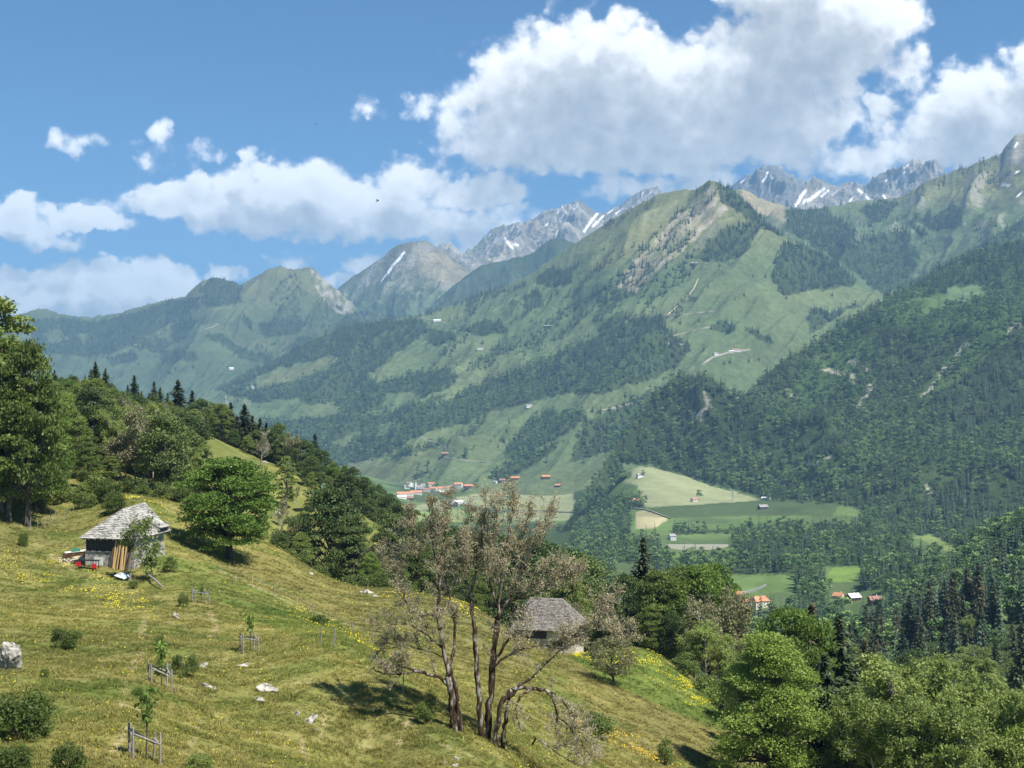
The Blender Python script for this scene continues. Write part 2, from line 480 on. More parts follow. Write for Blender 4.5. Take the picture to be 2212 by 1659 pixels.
def tps_fit(P):
    P = np.asarray(P, float)
    A = np.stack([P[:, 0]/700, np.log(P[:, 2])], -1); y = P[:, 1]
    n = len(P)
    r2 = ((A[:, None]-A[None])**2).sum(-1)
    K = .5*r2*np.log(r2+1e-12)+np.eye(n)*2e-3
    Q = np.concatenate([np.ones((n, 1)), A], 1)
    S = np.block([[K, Q], [Q.T, np.zeros((3, 3))]])
    w = np.linalg.solve(S, np.concatenate([y, np.zeros(3)]))
    def ev(px, d):
        B = np.stack([px/700, np.log(d)], -1)
        out = w[n]+w[n+1]*B[..., 0]+w[n+2]*B[..., 1]
        for i in range(n):
            r2 = (B[..., 0]-A[i, 0])**2+(B[..., 1]-A[i, 1])**2
            out = out+w[i]*.5*r2*np.log(r2+1e-12)
        return out
    return ev

# ---- near hill (meadow, huts, ridge wood) : (px, py, distance)
NEAR = [(310,1640,50),(350,1465,75),(540,1405,95),(433,1300,125),(275,1230,147),(0,1659,45),(20,1445,70),(0,1250,130),(0,1050,190),(100,1100,185),
 (300,1085,178),(478,1202,165),(985,1580,74),(1060,1605,75),(700,1400,88),(830,1500,78),(1200,1655,88),(620,1195,200),(850,1278,215),(1020,1314,218),
 (1200,1412,190),(1322,1482,150),(1560,1565,150),(1560,1700,122),(1300,1659,97),(700,1322,150),(850,1385,130),(900,1455,108),(1150,1505,118),(1250,1560,120),(1385,1402,188),
 (0,800,330),(150,860,385),(250,882,410),(380,935,430),(440,955,420),(560,992,400),(610,1000,395),(700,1062,380),(800,1142,350),(880,1205,330),
 (520,975,408),(600,1080,330),(745,1078,340),(820,1155,285),(300,1065,215),(420,1065,235),(0,1040,195),
 (700,1290,258),(900,1345,262),(1050,1395,265),(1200,1480,250),(1400,1430,225),(1580,1520,190),(1700,1600,150),(1650,1700,125),(2000,1790,112),(2212,1900,105),(2212,1560,200),(1900,1560,210),
 (1560,1490,260),(1250,1400,330),(1000,1330,380),(900,1300,420),(700,1200,500),(400,1110,520),(100,1030,520),(1400,1470,420),(1800,1540,420),(2212,1560,420),
 (-300,1659,42),(-300,1300,100),(-300,950,190),(-300,720,330),(-300,760,520),(700,1659,62),(500,1550,70),(800,1640,70),(1000,1720,60),(1300,1850,60),(1800,2100,60),(2400,2300,60),(0,2100,22),(700,2200,22),(1300,2500,22),(2212,2900,22),(2600,1900,110),(2600,1560,420)]
near_f = tps_fit(NEAR)
npx = np.arange(-330, 2660, 6.); nld = np.linspace(math.log(23), math.log(560), 520)
PXg, LDg = np.meshgrid(npx, nld)
D = np.exp(LDg); PY = near_f(PXg, D)
Z = -(PY-HY)/F*D
Xg = (PXg-CX)/F*D
Z = Z+fbm(Xg/14, D/14, 3, 3)*.55*sstep(20, 80, D)+fbm(Xg/3.2, D/3.2, 5, 3)*.16
NEARL = Layer(npx, D, Z, len(nld))
# colour masks: R warm brown grass, G lush green, B bare/trodden
R = sstep(-.15, .3, fbm(Xg/22, D/22, 11, 4))*.5
def band(poly, soft=0): return inpoly(PXg, NEARL.PY, poly)
warm = band([(560,1190),(1020,1310),(1300,1440),(1560,1560),(1560,1659),(1250,1659),(1150,1520),(980,1440),(800,1370),(640,1300),(470,1230)]) & (D < 235)
R = np.where(warm, np.clip(R+.65, 0, 1), R)
R = np.where(band([(0,1050),(120,1090),(200,1130),(120,1200),(0,1200)]), np.clip(R+.35, 0, 1), R)
Gm = sstep(.05, .4, fbm(Xg/9, D/9, 19, 4))*.55
lush = band([(340,1190),(470,1225),(700,1330),(850,1430),(800,1440),(600,1360),(430,1280),(330,1250)]) & (D < 190)
Gm = np.where(lush, np.clip(Gm+.5, 0, 1), Gm)
Gm = np.where(band([(1230,1415),(1400,1400),(1560,1520),(1560,1570),(1420,1520),(1300,1470)]) & (D < 240), .9, Gm)
Gm = np.where(D > 260, np.clip(Gm+.30, 0, 1), Gm); R = np.where(D > 260, np.clip(R*.6+.15, 0, 1), R)
Bm = np.zeros_like(R)
for ln, w in [([(455,1325),(470,1350),(455,1375)],10),([(310,1340),(300,1420),(265,1470),(280,1500),(260,1530)],14),([(300,1540),(270,1580),(235,1640)],14),([(430,1560),(400,1640),(380,1665)],13),
              ([(470,1230),(560,1272),(650,1312),(760,1352)],3.5),([(520,1350),(560,1380)],9),([(650,1600),(665,1650)],10),([(110,1200),(160,1230)],8),([(560,1420),(590,1440)],6),([(890,1550),(860,1610)],8),([(700,1545),(690,1600)],8),([(800,1520),(960,1610),(1050,1650)],6)]:
    Bm = np.maximum(Bm, sstep(w*1.5, w*.3, segdist(PXg, NEARL.PY, ln))*.40*(D < 260))
near_cols = np.stack([R, Gm, Bm], -1)
NEARL.cols = near_cols
NEARL.mesh('ground', M['meadow'], near_cols)

# ---- valley floor and its low wooded hills
VAL = [(1500,1178,1900),(930,1066,3400),(1240,1132,2700),(1000,1105,3000),(1100,1085,3100),(1500,1060,2550),(1640,1086,2380),(1370,1012,2800),(1400,1108,2320),(1640,1112,2240),(1800,1086,2260),
 (1650,1128,2080),(1850,1140,1880),(2000,1188,1680),(1820,1242,1330),(2045,1182,1530),(1640,1313,1100),(1840,1303,1150),(1630,1272,1320),(1440,1222,1520),(1700,1292,1180),(1300,1270,1300),(1240,1320,900),
 (2212,1160,900),(2150,1265,800),(1960,1340,720),(2000,1455,540),(2212,1510,420),(1780,1415,800),(1500,1400,800),(1250,1400,600),(1000,1290,800),(1500,1520,420),(1800,1560,400),(800,1180,800),(700,1120,1200),(900,1150,1800),(700,1060,2600),
 (1100,1210,1500),(1240,1180,2000),(1400,1150,2000),(1250,1500,330),(1600,1600,300),(2212,1640,300),(900,1400,400),(700,1250,480),(2212,1190,1700),(2500,1150,1700),(2500,1100,900),(2500,1500,420),
 (760,1020,4200),(930,1045,4100),(1240,1060,3600),(500,960,4200),(1500,1010,3400),(2000,1060,3000),(2500,1040,3000),(1700,1180,1700),(1600,1235,1420),(2100,1330,640)]
val_f = tps_fit(VAL)
vpx = np.arange(480, 2660, 4.5); vld = np.linspace(math.log(300), math.log(4300), 560)
PXv, LDv = np.meshgrid(vpx, vld)
D = np.exp(LDv); PY = val_f(PXv, D); Z = -(PY-HY)/F*D; Xv = (PXv-CX)/F*D
hump = sstep(2500, 1900, D)*sstep(1150, 1300, PXv)
Z = Z+fbm(Xv/160, D/160, 23, 4)*(4+16*hump)*sstep(300, 600, D)
VALL = Layer(vpx, D, Z, len(vld))

# ---- right hand wooded mountain side
px5 = np.arange(1190, 2660, 4.)
crest5 = [(1190,1190,2600),(1215,1165,2620),(1240,1120,2660),(1265,1070,2720),(1300,1010,2850),(1340,945,2970),(1400,868,3050),(1450,822,3060),(1490,811,3060),(1540,818,3040),(1580,850,3000),(1605,858,3020),(1650,810,3100),(1700,770,3200),(1740,750,3250),(1800,714,3350),(1880,668,3450),(1920,644,3500),(1980,608,3600),(2050,568,3700),(2120,544,3750),(2212,528,3800),(2300,505,3850),(2660,430,4000)]
foot5 = [(1190,1175,2500),(1230,1120,2560),(1300,1075,2650),(1340,1030,2800),(1400,1030,2760),(1500,1056,2620),(1600,1086,2440),(1700,1100,2350),(1800,1100,2260),(1900,1140,2080),(2000,1165,1960),(2212,1195,1840),(2660,1200,1800)]
def noise5(X, Y, PX, PY, T):
    u = X*.8+Y*.25
    g = ridged(u/420+.3*fbm(X/500, Y/500, 40, 3), Y/1900, 41, 4)
    return (g-.45)*95+fbm(X/140, Y/140, 43, 4)*26
L5 = profile_layer(px5, crest5, foot5, 330, 1.05, noise=noise5, crest_keep=.12, jag=0)

# ---- central mountain with the pointed summit
px4 = np.arange(360, 1990, 3.2)
crest4 = [(360,885,6800),(440,855,6700),(500,828,6600),(560,795,6500),(600,766,6400),(650,742,6300),(700,718,6200),(760,700,6100),(850,690,5900),(900,680,5900),(1000,650,5900),(1100,612,5900),(1150,590,5900),(1200,552,5900),(1240,526,5800),(1300,486,5700),(1350,456,5600),(1420,418,5500),(1450,412,5450),(1500,408,5400),(1512,400,5380),(1520,397,5330),(1532,389,5260),(1540,387,5250),(1550,392,5240),(1562,402,5230),(1575,407,5220),(1600,420,5200),(1640,466,5080),(1681,503,5000),(1720,524,4980),(1802,563,4950),(1843,602,4900),(1890,645,4800),(1990,730,4700)]
foot4 = [(360,930,6000),(440,935,5600),(500,950,5200),(600,985,4700),(700,1020,4250),(760,1042,4100),(870,1076,3700),(1000,1084,3500),(1240,1080,3350),(1400,1020,3350),(1500,960,3600),(1600,880,3900),(1700,815,4150),(1800,760,4300),(1900,700,4500),(1990,760,4500)]
def noise4(X, Y, PX, PY, T):
    u = (PX+1.15*PY)
    g = ridged(u/150+.35*fbm(X/600, Y/600, 50, 3), (PX-PY)/900, 51, 4)
    pk = np.exp(-((PX-1530)/130)**2)*sstep(.55, .9, T)
    g2 = ridged(u/46+.3*fbm(X/200, Y/200, 52, 3), (PX-PY)/400, 53, 4)
    return (g-.45)*(100-62*sstep(1380, 1500, PX)*sstep(500, 560, PY))+(g2-.45)*70*pk+fbm(X/170, Y/170, 54, 4)*22-60*np.exp(-((PX-(1540+1.05*(PY-387)*.0+60))/45)**2)*sstep(.4, .8, T)*0
L4 = profile_layer(px4, crest4, foot4, 400, 1.12, noise=noise4, crest_keep=.10, warp=120, shear=lambda p: 190-300*sstep(1440, 1600, p))

# ---- mountain behind it, on the right
px4b = np.arange(1480, 2660, 3.2)
crest4b = [(1480,440,6400),(1560,412,6400),(1590,410,6400),(1605,411,6350),(1620,416,6300),(1640,428,6300),(1661,434,6300),(1701,450,6350),(1746,452,6400),(1790,443,6450),(1820,440,6500),(1850,432,6550),(1880,430,6600),(1950,424,6600),(1970,412,6550),(2000,394,6500),(2030,380,6500),(2050,373,6500),(2062,366,6450),(2075,364,6450),(2090,362,6450),(2110,350,6400),(2130,342,6400),(2150,333,6350),(2163,330,6320),(2172,312,6300),(2182,302,6280),(2190,292,6270),(2198,287,6260),(2212,286,6250),(2240,275,6250),(2400,300,6250),(2660,340,6200)]
foot4b = [(1480,560,5400),(1640,560,5500),(1700,560,5500),(1800,580,5400),(1890,655,5100),(1950,690,5000),(2212,640,4800),(2660,600,4700)]
def noise4b(X, Y, PX, PY, T):
    g = ridged((X*.9-Y*.2)/380+.3*fbm(X/500, Y/500, 60, 3), Y/1500, 61, 5)
    return (g-.45)*110+fbm(X/150, Y/150, 62, 5)*32
L4B = profile_layer(px4b, crest4b, foot4b, 260, 1.0, noise=noise4b, crest_keep=.12, warp=160, shear=lambda p: 60+0*p)

# ---- far mountains on the left
px3 = np.arange(-260, 830, 3.2)
crest3 = [(-260,690,8800),(0,690,8600),(45,678,8600),(75,667,8600),(88,666,8600),(110,672,8600),(150,681,8650),(200,684,8700),(240,680,8700),(260,676,8650),(300,663,8600),(320,656,8550),(350,650,8500),(380,642,8450),(400,638,8400),(412,626,8380),(428,612,8350),(440,603,8330),(452,599,8300),(465,598,8300),(480,602,8330),(500,606,8350),(520,614,8400),(535,606,8400),(550,597,8380),(575,584,8350),(590,580,8330),(606,576,8300),(620,580,8300),(640,581,8300),(660,578,8280),(677,578,8250),(686,588,8250),(700,602,8230),(730,628,8200),(760,652,8200),(772,670,8200),(790,700,8200),(830,740,8200)]
foot3 = [(-260,920,6500),(0,920,6500),(300,950,6200),(450,975,5800),(560,950,6000),(650,800,7200),(760,740,7500),(830,760,7500)]
def noise3(X, Y, PX, PY, T):
    u = PX+.95*PY
    g = ridged(u/120+.3*fbm(X/800, Y/800, 70, 3), (PX-PY)/800, 71, 4)
    return (g-.45)*170+fbm(X/220, Y/220, 72, 5)*45
L3 = profile_layer(px3, crest3, foot3, 260, 1.35, noise=noise3, crest_keep=.08, warp=110, jag=1.4, shear=lambda p: 110+0*p)

# ---- round summit with the snow gully, and the blue hill beside it
px2 = np.arange(640, 1140, 2.6)
crest2 = [(640,700,10000),(700,650,10000),(735,618,10000),(760,600,9950),(780,586,9900),(800,571,9850),(830,551,9800),(845,536,9750),(860,527,9700),(880,522,9650),(900,519,9600),(915,518,9600),(930,524,9620),(945,535,9650),(960,545,9700),(985,562,9750),(1000,576,9800),(1030,602,9850),(1080,640,9900),(1140,680,9900)]
foot2 = [(640,760,8700),(760,750,8500),(900,760,8400),(1000,720,8500),(1140,720,8600)]
def noise2(X, Y, PX, PY, T):
    g = ridged(X/420+.3*fbm(X/600, Y/600, 80, 3), Y/1500, 81, 5)
    return (g-.45)*150+fbm(X/160, Y/160, 82, 5)*40
L2 = profile_layer(px2, crest2, foot2, 220, 1.1, noise=noise2, crest_keep=.10, warp=80)
px2b = np.arange(940, 1420, 3.)
crest2b = [(940,650,8700),(985,612,8700),(1020,585,8700),(1040,572,8650),(1070,564,8600),(1100,561,8550),(1130,552,8500),(1150,546,8450),(1170,528,8450),(1188,516,8420),(1205,514,8400),(1220,516,8400),(1240,524,8400),(1300,540,8400),(1420,560,8400)]
foot2b = [(940,740,7800),(1420,700,7600)]
def noise2b(X, Y, PX, PY, T):
    return (ridged(X/350, Y/900, 90, 5)-.45)*110+fbm(X/120, Y/120, 92, 4)*22
L2B = profile_layer(px2b, crest2b, foot2b, 140, 1., noise=noise2b, crest_keep=.12)

# ---- grey rock peaks with snow
px1 = np.arange(880, 2160, 2.2)
crest1 = [(880,600,12500),(930,548,12500),(945,532,12500),(958,522,12500),(972,530,12500),(990,545,12500),(1003,556,12500),(1015,550,12400),(1030,530,12300),(1050,505,12200),(1065,491,12100),(1080,486,12100),(1100,485,12000),(1125,480,12000),(1150,476,12000),(1165,462,11950),(1185,452,11900),(1200,450,11900),(1215,441,11900),(1228,443,11900),(1240,434,11850),(1258,432,11800),(1268,444,11850),(1280,452,11900),(1300,460,11900),(1318,452,11900),(1335,446,11900),(1352,432,11800),(1370,420,11800),(1385,412,11750),(1402,405,11700),(1420,403,11700),(1428,412,11700),(1450,440,11800),(1500,470,11900),(1560,430,11600),(1585,396,11500),(1597,388,11450),(1612,377,11400),(1625,374,11400),(1640,362,11350),(1655,356,11300),(1670,355,11300),(1684,359,11300),(1695,370,11300),(1712,378,11350),(1730,388,11400),(1742,398,11450),(1755,400,11450),(1768,392,11400),(1777,384,11350),(1788,396,11400),(1800,401,11450),(1822,396,11450),(1840,393,11400),(1856,396,11400),(1872,402,11400),(1885,394,11350),(1900,386,11300),(1920,376,11250),(1935,366,11200),(1950,357,11150),(1965,346,11100),(1980,341,11050),(1990,345,11050),(2003,350,11050),(2012,346,11050),(2025,347,11050),(2033,358,11100),(2040,370,11150),(2060,378,11200),(2160,420,11300)]
foot1 = [(880,640,9800),(1200,600,9600),(1430,560,9400),(1800,500,9300),(2160,470,9300)]
def noise1(X, Y, PX, PY, T):
    g = ridged(X/520+.4*fbm(X/700, Y/700, 100, 3), Y/1100, 101, 6, .6)
    return (g-.42)*240+fbm(X/110, Y/110, 102, 4)*25
L1 = profile_layer(px1, crest1, foot1, 240, .95, noise=noise1, crest_keep=.03, warp=90, jag=2.2)

# ------------------------------------------------------------------ forests on the distant slopes (polygons in P, placed as trees on the hills)
W4 = [[(470,842),(560,797),(650,745),(760,702),(840,692),(912,692),(926,715),(900,735),(860,760),(825,790),(790,812),(810,830),(900,806),(960,796),(990,812),(970,840),(912,856),(905,846),(835,848),(825,886),(780,893),(735,890),(740,865),(710,873),(690,880),(650,860),(600,862),(560,872),(520,860),(500,855)],
 [(560,912),(600,890),(700,896),(830,896),(900,870),(1000,835),(1080,815),(1150,790),(1210,760),(1280,735),(1350,705),(1430,690),(1470,740),(1490,760),(1460,795),(1400,822),(1300,850),(1220,852),(1150,866),(1100,881),(1050,890),(1010,915),(950,925),(900,946),(860,966),(830,986),(760,1000),(690,990),(620,950)],
 [(925,736),(930,712),(975,716),(988,736),(945,748)], [(990,716),(1050,690),(1080,698),(1097,716),(1040,726)],
 [(1150,612),(1180,577),(1230,582),(1240,612),(1190,621)], [(1130,645),(1160,627),(1172,652),(1135,668)],
 [(1500,562),(1530,520),(1575,490),(1650,478),(1640,500),(1610,545),(1570,568)], [(1548,392),(1600,418),(1640,462),(1720,520),(1700,515),(1640,490),(1600,462),(1560,440)],
 [(1695,525),(1770,532),(1850,600),(1842,618),(1760,626),(1690,640),(1668,600),(1678,550)],
 [(1230,760),(1300,720),(1370,690),(1430,680),(1425,720),(1492,745),(1470,778),(1400,800),(1350,830),(1260,842),(1180,850)],
 [(1100,960),(1140,907),(1200,892),(1250,887),(1270,905),(1200,950),(1130,985),(1095,990)], [(1060,1036),(1110,986),(1150,976),(1220,950),(1182,986),(1120,1022),(1080,1042)],
 [(1260,915),(1300,892),(1370,862),(1440,832),(1500,815),(1480,930),(1300,980),(1230,1000)],
 [(1535,702),(1560,690),(1590,706),(1588,720),(1535,716)], [(1610,705),(1672,736),(1660,746),(1612,716)], [(1742,692),(1760,665),(1800,675),(1862,655),(1800,690),(1750,722)],
 [(885,1030),(905,1018),(925,1020),(905,1033)], [(985,985),(1010,980),(1012,990),(990,992)], [(840,985),(960,955),(962,962),(850,992)],
 [(1290,720),(1310,690),(1345,668),(1350,690),(1310,715)],[(1480,650),(1500,640),(1500,655)],[(640,1000),(690,990),(760,1005),(700,1010)]]
W4_SPARSE = [[(1000,802),(1030,776),(1080,742),(1150,702),(1200,682),(1260,642),(1330,602),(1380,562),(1420,522),(1440,542),(1400,602),(1350,642),(1280,692),(1240,722),(1190,737),(1100,772),(1050,802)],
 [(1300,622),(1400,522),(1480,442),(1530,394),(1550,420),(1500,512),(1420,602),(1350,652)], [(820,705),(900,682),(1000,650),(1100,612),(1130,622),(1090,640),(1050,645),(1000,662),(940,680)],
 [(1300,490),(1420,425),(1420,440),(1320,500)], [(1380,640),(1470,560),(1540,500),(1560,500),(1490,600),(1400,670)]]
W4_SPARSE2 = [[(600,860),(760,720),(1100,625),(1380,520),(1500,600),(1470,700),(1460,830),(1250,900),(1000,1000),(700,960)]]
O4 = [[(500,838),(590,800),(660,781),(715,768),(742,774),(700,801),(640,824),(600,834),(560,837)], [(820,920),(850,903),(846,935),(812,945)], [(718,956),(760,936),(792,931),(742,966)], [(930,880),(1000,822),(1060,792),(1120,762),(1200,742),(1180,772),(1100,802),(1030,832),(980,862)], [(560,885),(650,868),(730,880),(725,900),(640,905),(590,910)]]
W3 = [[(70,690),(140,686),(200,697),(290,677),(360,652),(420,642),(440,642),(400,682),(340,712),(300,742),(240,762),(190,772),(150,767),(70,765)],
 [(430,622),(455,604),(465,600),(520,614),(520,652),(480,662),(440,662)], [(370,702),(400,682),(430,692),(400,732),(375,742)], [(440,722),(480,722),(540,762),(592,767),(580,792),(520,772)], [(520,682),(545,692),(545,722),(530,702)], [(555,702),(600,692),(640,672),(660,702),(640,722),(570,732)],
 [(345,757),(420,757),(430,777),(350,787)], [(230,772),(290,762),(300,777),(240,792)], [(300,742),(350,730),(380,745),(330,762)], [(560,798),(600,775),(640,730),(700,720),(735,690),(770,672),(780,690),(650,790),(570,815)]]
W3_SPARSE = [[(580,642),(610,602),(640,592),(660,642),(640,692),(590,690)], [(690,642),(740,662),(770,676),(700,722),(650,700)], [(250,720),(420,640),(440,660),(300,760)], [(520,760),(560,740),(640,740),(600,770)], [(330,800),(420,790),(430,800),(350,812)]]
O3 = [[(92,722),(120,710),(152,732),(110,744)], [(165,722),(190,722),(182,747)]]
W4B = [[(1700,455),(1746,446),(1790,450),(1800,470),(1830,480),(1850,520),(1830,560),(1780,545),(1740,520),(1700,500)], [(1780,545),(1850,522),(1900,505),(1960,500),(1990,560),(1960,620),(1900,640),(1850,590)],
 [(2010,470),(2060,440),(2085,460),(2080,490),(2030,495)], [(1860,455),(1900,430),(1940,440),(1920,470),(1880,480)], [(1960,480),(2010,460),(2030,500),(1990,520)], [(2000,600),(2060,560),(2130,520),(2212,470),(2212,560),(2050,580),(1980,620)]]
W4B_SPARSE = [[(1950,420),(2000,395),(2050,372),(2110,348),(2180,335),(2100,380),(2050,400),(1990,430),(1960,440)], [(2100,370),(2180,340),(2170,400),(2110,420)], [(1720,470),(1900,470),(1990,470),(1960,520),(1800,540)], [(2080,480),(2150,460),(2150,490),(2100,500)], [(1870,500),(2000,520),(2040,600),(1950,640)]]
O4B = [[(1985,530),(2010,500),(2050,545),(2020,590),(1990,575)], [(1960,470),(2020,500),(2100,500),(2212,470),(2100,540),(2020,520)]]
O5 = [[(1960,672),(1940,664),(1985,645),(2030,640),(2050,624),(2112,614),(2130,640),(2100,655),(2050,660),(2010,682)], [(1340,1002),(1400,1002),(1660,1080),(1640,1100),(1400,1100)]]
SCREE5 = [([(2090,740),(2040,800),(1990,862)],5),([(1880,830),(1868,860),(1850,880)],5),([(1600,850),(1580,875)],5),([(1520,850),(1535,880),(1510,890)],7),([(1500,890),(1515,905)],8),([(1730,1000),(1760,1000),(1800,985)],6),([(2000,1050),(2010,1075)],8),([(1780,800),(1840,810),(1850,830)],7),([(1700,840),(1720,860)],5),([(2180,720),(2200,700)],6),([(1840,780),(1880,800)],5)]
LIGHT5 = [[(1720,1040),(1760,1000),(1830,970),(1920,900),(2010,820),(2110,720),(2212,630),(2212,700),(2110,790),(2010,890),(1920,970),(1830,1020),(1760,1050)], [(1890,660),(2000,620),(2100,660),(2212,600),(2212,660),(2090,720),(1980,720),(1900,690)], [(1650,900),(1760,780),(1850,720),(1900,760),(1780,860),(1700,930)]]
OV = [[(480,1000),(1236,1040),(1242,1132),(1160,1130),(1100,1135),(480,1140)], [(1345,1006),(1380,1000),(1560,1050),(1660,1082),(1810,1058),(1822,1078),(1800,1114),(1700,1112),(1640,1114),(1400,1120),(1384,1066),(1312,1082),(1310,1042)],
 [(1368,1100),(1392,1100),(1446,1120),(1412,1142),(1373,1142)], [(1800,1085),(1850,1073),(1882,1090),(1840,1122)], [(1976,1160),(2010,1154),(2084,1192),(2060,1197)], [(1785,1244),(1800,1225),(1864,1228),(1840,1256),(1790,1259)], [(1470,1166),(1530,1154),(1565,1165),(1574,1181),(1440,1184)], [(1560,1252),(1640,1242),(1665,1265),(1720,1290),(1700,1312),(1590,1318),(1560,1300)], [(1340,1242),(1362,1221),(1402,1236),(1370,1262)], [(1420,1216),(1460,1201),(1482,1216),(1450,1227)], [(1795,1285),(1910,1285),(1912,1310),(1795,1305)],[(1640,1290),(1700,1285),(1720,1296),(1680,1312)]]

OV += [[(1428,1158),(1580,1150),(1592,1206),(1428,1206)], [(1572,1240),(1720,1242),(1722,1340),(1570,1346)], [(1792,1272),(1920,1276),(1920,1336),(1792,1336)], [(1780,1222),(1870,1224),(1852,1282),(1778,1288)], [(1332,1216),(1412,1216),(1412,1290),(1330,1290)], [(1970,1150),(2092,1190),(2080,1224),(1970,1196)], [(1398,1100),(1820,1058),(1884,1072),(1852,1138),(1398,1146)], [(1360,1100),(1452,1115),(1452,1166),(1360,1166)], [(1690,1284),(1725,1290),(1722,1340),(1690,1340)]]
def anyp(px, py, polys):
    r = np.zeros(np.shape(px), bool)
    for p in polys: r |= inpoly(px, py, p)
    return r
def wob(px, py, a=6, s=22, seed=200):
    return px+fbm(px/s, py/s, seed, 4)*a*2.2, py+fbm(px/s, py/s, seed+1, 4)*a*1.5

# ------------------------------------------------------------------ colours of the hills
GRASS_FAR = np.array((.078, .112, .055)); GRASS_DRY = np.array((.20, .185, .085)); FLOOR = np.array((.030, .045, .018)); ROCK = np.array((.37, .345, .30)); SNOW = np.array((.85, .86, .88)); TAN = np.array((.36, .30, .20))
def lerp(a, b, t): return a+(b-a)*t[..., None]
def slope(L):
    dzr = np.gradient(L.Z, axis=0)/(np.gradient(L.D, axis=0)+1e-6)
    dzc = np.gradient(L.Z, axis=1)/(np.gradient(L.X, axis=1)+1e-6)
    return np.hypot(dzr, dzc)
def grid(L): return np.broadcast_to(L.px[None, :], L.D.shape), L.PY
def base_grass(L, seed):
    n = fbm(L.X/400, L.D/400, seed, 5)
    c = lerp(np.broadcast_to(GRASS_FAR, L.D.shape+(3,)), np.array((.098, .128, .062)), sstep(-.3, .4, n))
    return lerp(c, GRASS_DRY, sstep(.1, .5, fbm(L.X/900, L.D/500, seed+5, 4))*.3)

PX, PYg = grid(L4); wx, wy = wob(PX, PYg)
c = base_grass(L4, 300)*np.array((1.16, 1.12, 1.05))
alt = sstep(600, 430, PYg)
c = lerp(c, GRASS_DRY, alt*.55)
rk = (inpoly(wx, wy, [(1330,620),(1400,530),(1470,460),(1505,435),(1535,398),(1560,430),(1575,450),(1520,500),(1470,545),(1420,590),(1370,630)]))*sstep(-.35, .2, fbm((PX+PYg)/26, (PX-PYg)/140, 310, 5))
c = lerp(c, TAN*.85, rk*.75)
c = lerp(c, ROCK, rk*sstep(-.1, .3, fbm(PX/14, PYg/14, 311, 4))*.7)
c = lerp(c, ROCK*.7, sstep(1.2, 1.9, slope(L4))*.25*(PYg < 560)*(PX < 1560))
fl = anyp(wx, wy, W4) & ~anyp(wx, wy, O4)
c = lerp(c, FLOOR*1.2, fl*.85)
c = lerp(c, FLOOR*1.5, anyp(wx, wy, W4_SPARSE)*.2)
L4.mesh('mountain', M['alp'], c)

PX, PYg = grid(L4B); wx, wy = wob(PX, PYg)
c = base_grass(L4B, 320)
c = lerp(c, GRASS_DRY*.9, sstep(480, 400, PYg)*.5)
c = lerp(c, ROCK*.75, sstep(1.0, 1.5, slope(L4B)+.5*fbm(L4B.X/90, L4B.D/90, 322, 4))*.6*sstep(560, 480, PYg))
c = lerp(c, ROCK*.75, inpoly(wx, wy, [(2140,335),(2190,285),(2240,270),(2260,340),(2212,360),(2170,350)])*.8)
c = lerp(c, TAN*.8, inpoly(wx, wy, [(1600,410),(1660,430),(1700,450),(1690,480),(1640,460),(1610,440)])*.7)
c = lerp(c, TAN*.75, inpoly(wx, wy, [(1720,480),(1760,470),(1800,490),(1790,520),(1740,505)])*.6)
c = lerp(c, FLOOR*1.2, (anyp(wx, wy, W4B) & ~anyp(wx, wy, O4B))*.85)
for ln, w in [([(2192,318),(2198,308)],2.2),([(2165,398),(2180,401)],2),([(2198,424),(2206,416)],2.5),([(2192,375),(2200,370)],2)]:
    c = lerp(c, SNOW, sstep(w, w*.5, segdist(PX, PYg, ln)))
L4B.mesh('mountain', M['alp'], c)

PX, PYg = grid(L3); wx, wy = wob(PX, PYg, 5, 16)
c = base_grass(L3, 330)*.82
c = lerp(c, GRASS_DRY, sstep(700, 610, PYg)*.4)
c = lerp(c, GRASS_DRY*.95, inpoly(wx, wy, [(250,745),(330,690),(420,640),(440,655),(330,730),(270,755)])*sstep(-.1, .3, fbm((PX+.9*PYg)/16, (PX-PYg)/150, 333, 3))*.8)
c = lerp(c, ROCK*.85, inpoly(wx, wy, [(670,580),(690,585),(730,625),(765,660),(770,690),(730,680),(700,650),(680,620)])*sstep(-.3, .2, fbm(PX/12, PYg/22, 334, 4))*.85)
c = lerp(c, FLOOR*1.1, (anyp(wx, wy, W3) & ~anyp(wx, wy, O3))*.92)
c = lerp(c, FLOOR*1.3, anyp(wx, wy, W3_SPARSE)*sstep(-.05, .2, fbm(PX/9, PYg/9, 336, 3))*.85)
L3.mesh('mountain', M['alp'], c)

PX, PYg = grid(L2); wx, wy = wob(PX, PYg, 6, 16)
c = lerp(base_grass(L2, 340)*.85, np.array((.145, .128, .088)), sstep(640, 560, PYg)*.85)
c = lerp(c, ROCK*.8, sstep(.0, .4, fbm(L2.X/260, L2.D/260, 341, 5)+.5*(slope(L2)-.8))*sstep(680, 600, PYg)*.6)
c = lerp(c, TAN*.8, inpoly(wx, wy, [(900,540),(960,550),(1010,590),(990,620),(920,600)])*.55)
c = lerp(c, FLOOR*1.1, anyp(wx, wy, [[(770,700),(800,660),(850,640),(900,620),(960,625),(985,650),(980,690),(880,700),(860,690)], [(760,660),(790,640),(800,650),(780,680)]])*sstep(-.25, .1, fbm(PX/14, PYg/14, 343, 4))*.85)
c = lerp(c, GRASS_FAR*1.3, inpoly(wx, wy, [(860,690),(900,650),(970,625),(960,640),(900,690)])*.7)
sw = sstep(3.2, 2.0, segdist(PX, PYg, [(872,546),(862,560),(850,572),(842,585),(838,590)])+fbm(PX/6, PYg/6, 344, 2)*1.2)
sw = np.maximum(sw, sstep(1.6, .8, segdist(PX, PYg, [(833,594),(825,606)])))
c = lerp(c, SNOW, sw)
L2.mesh('mountain', M['rock'], c)
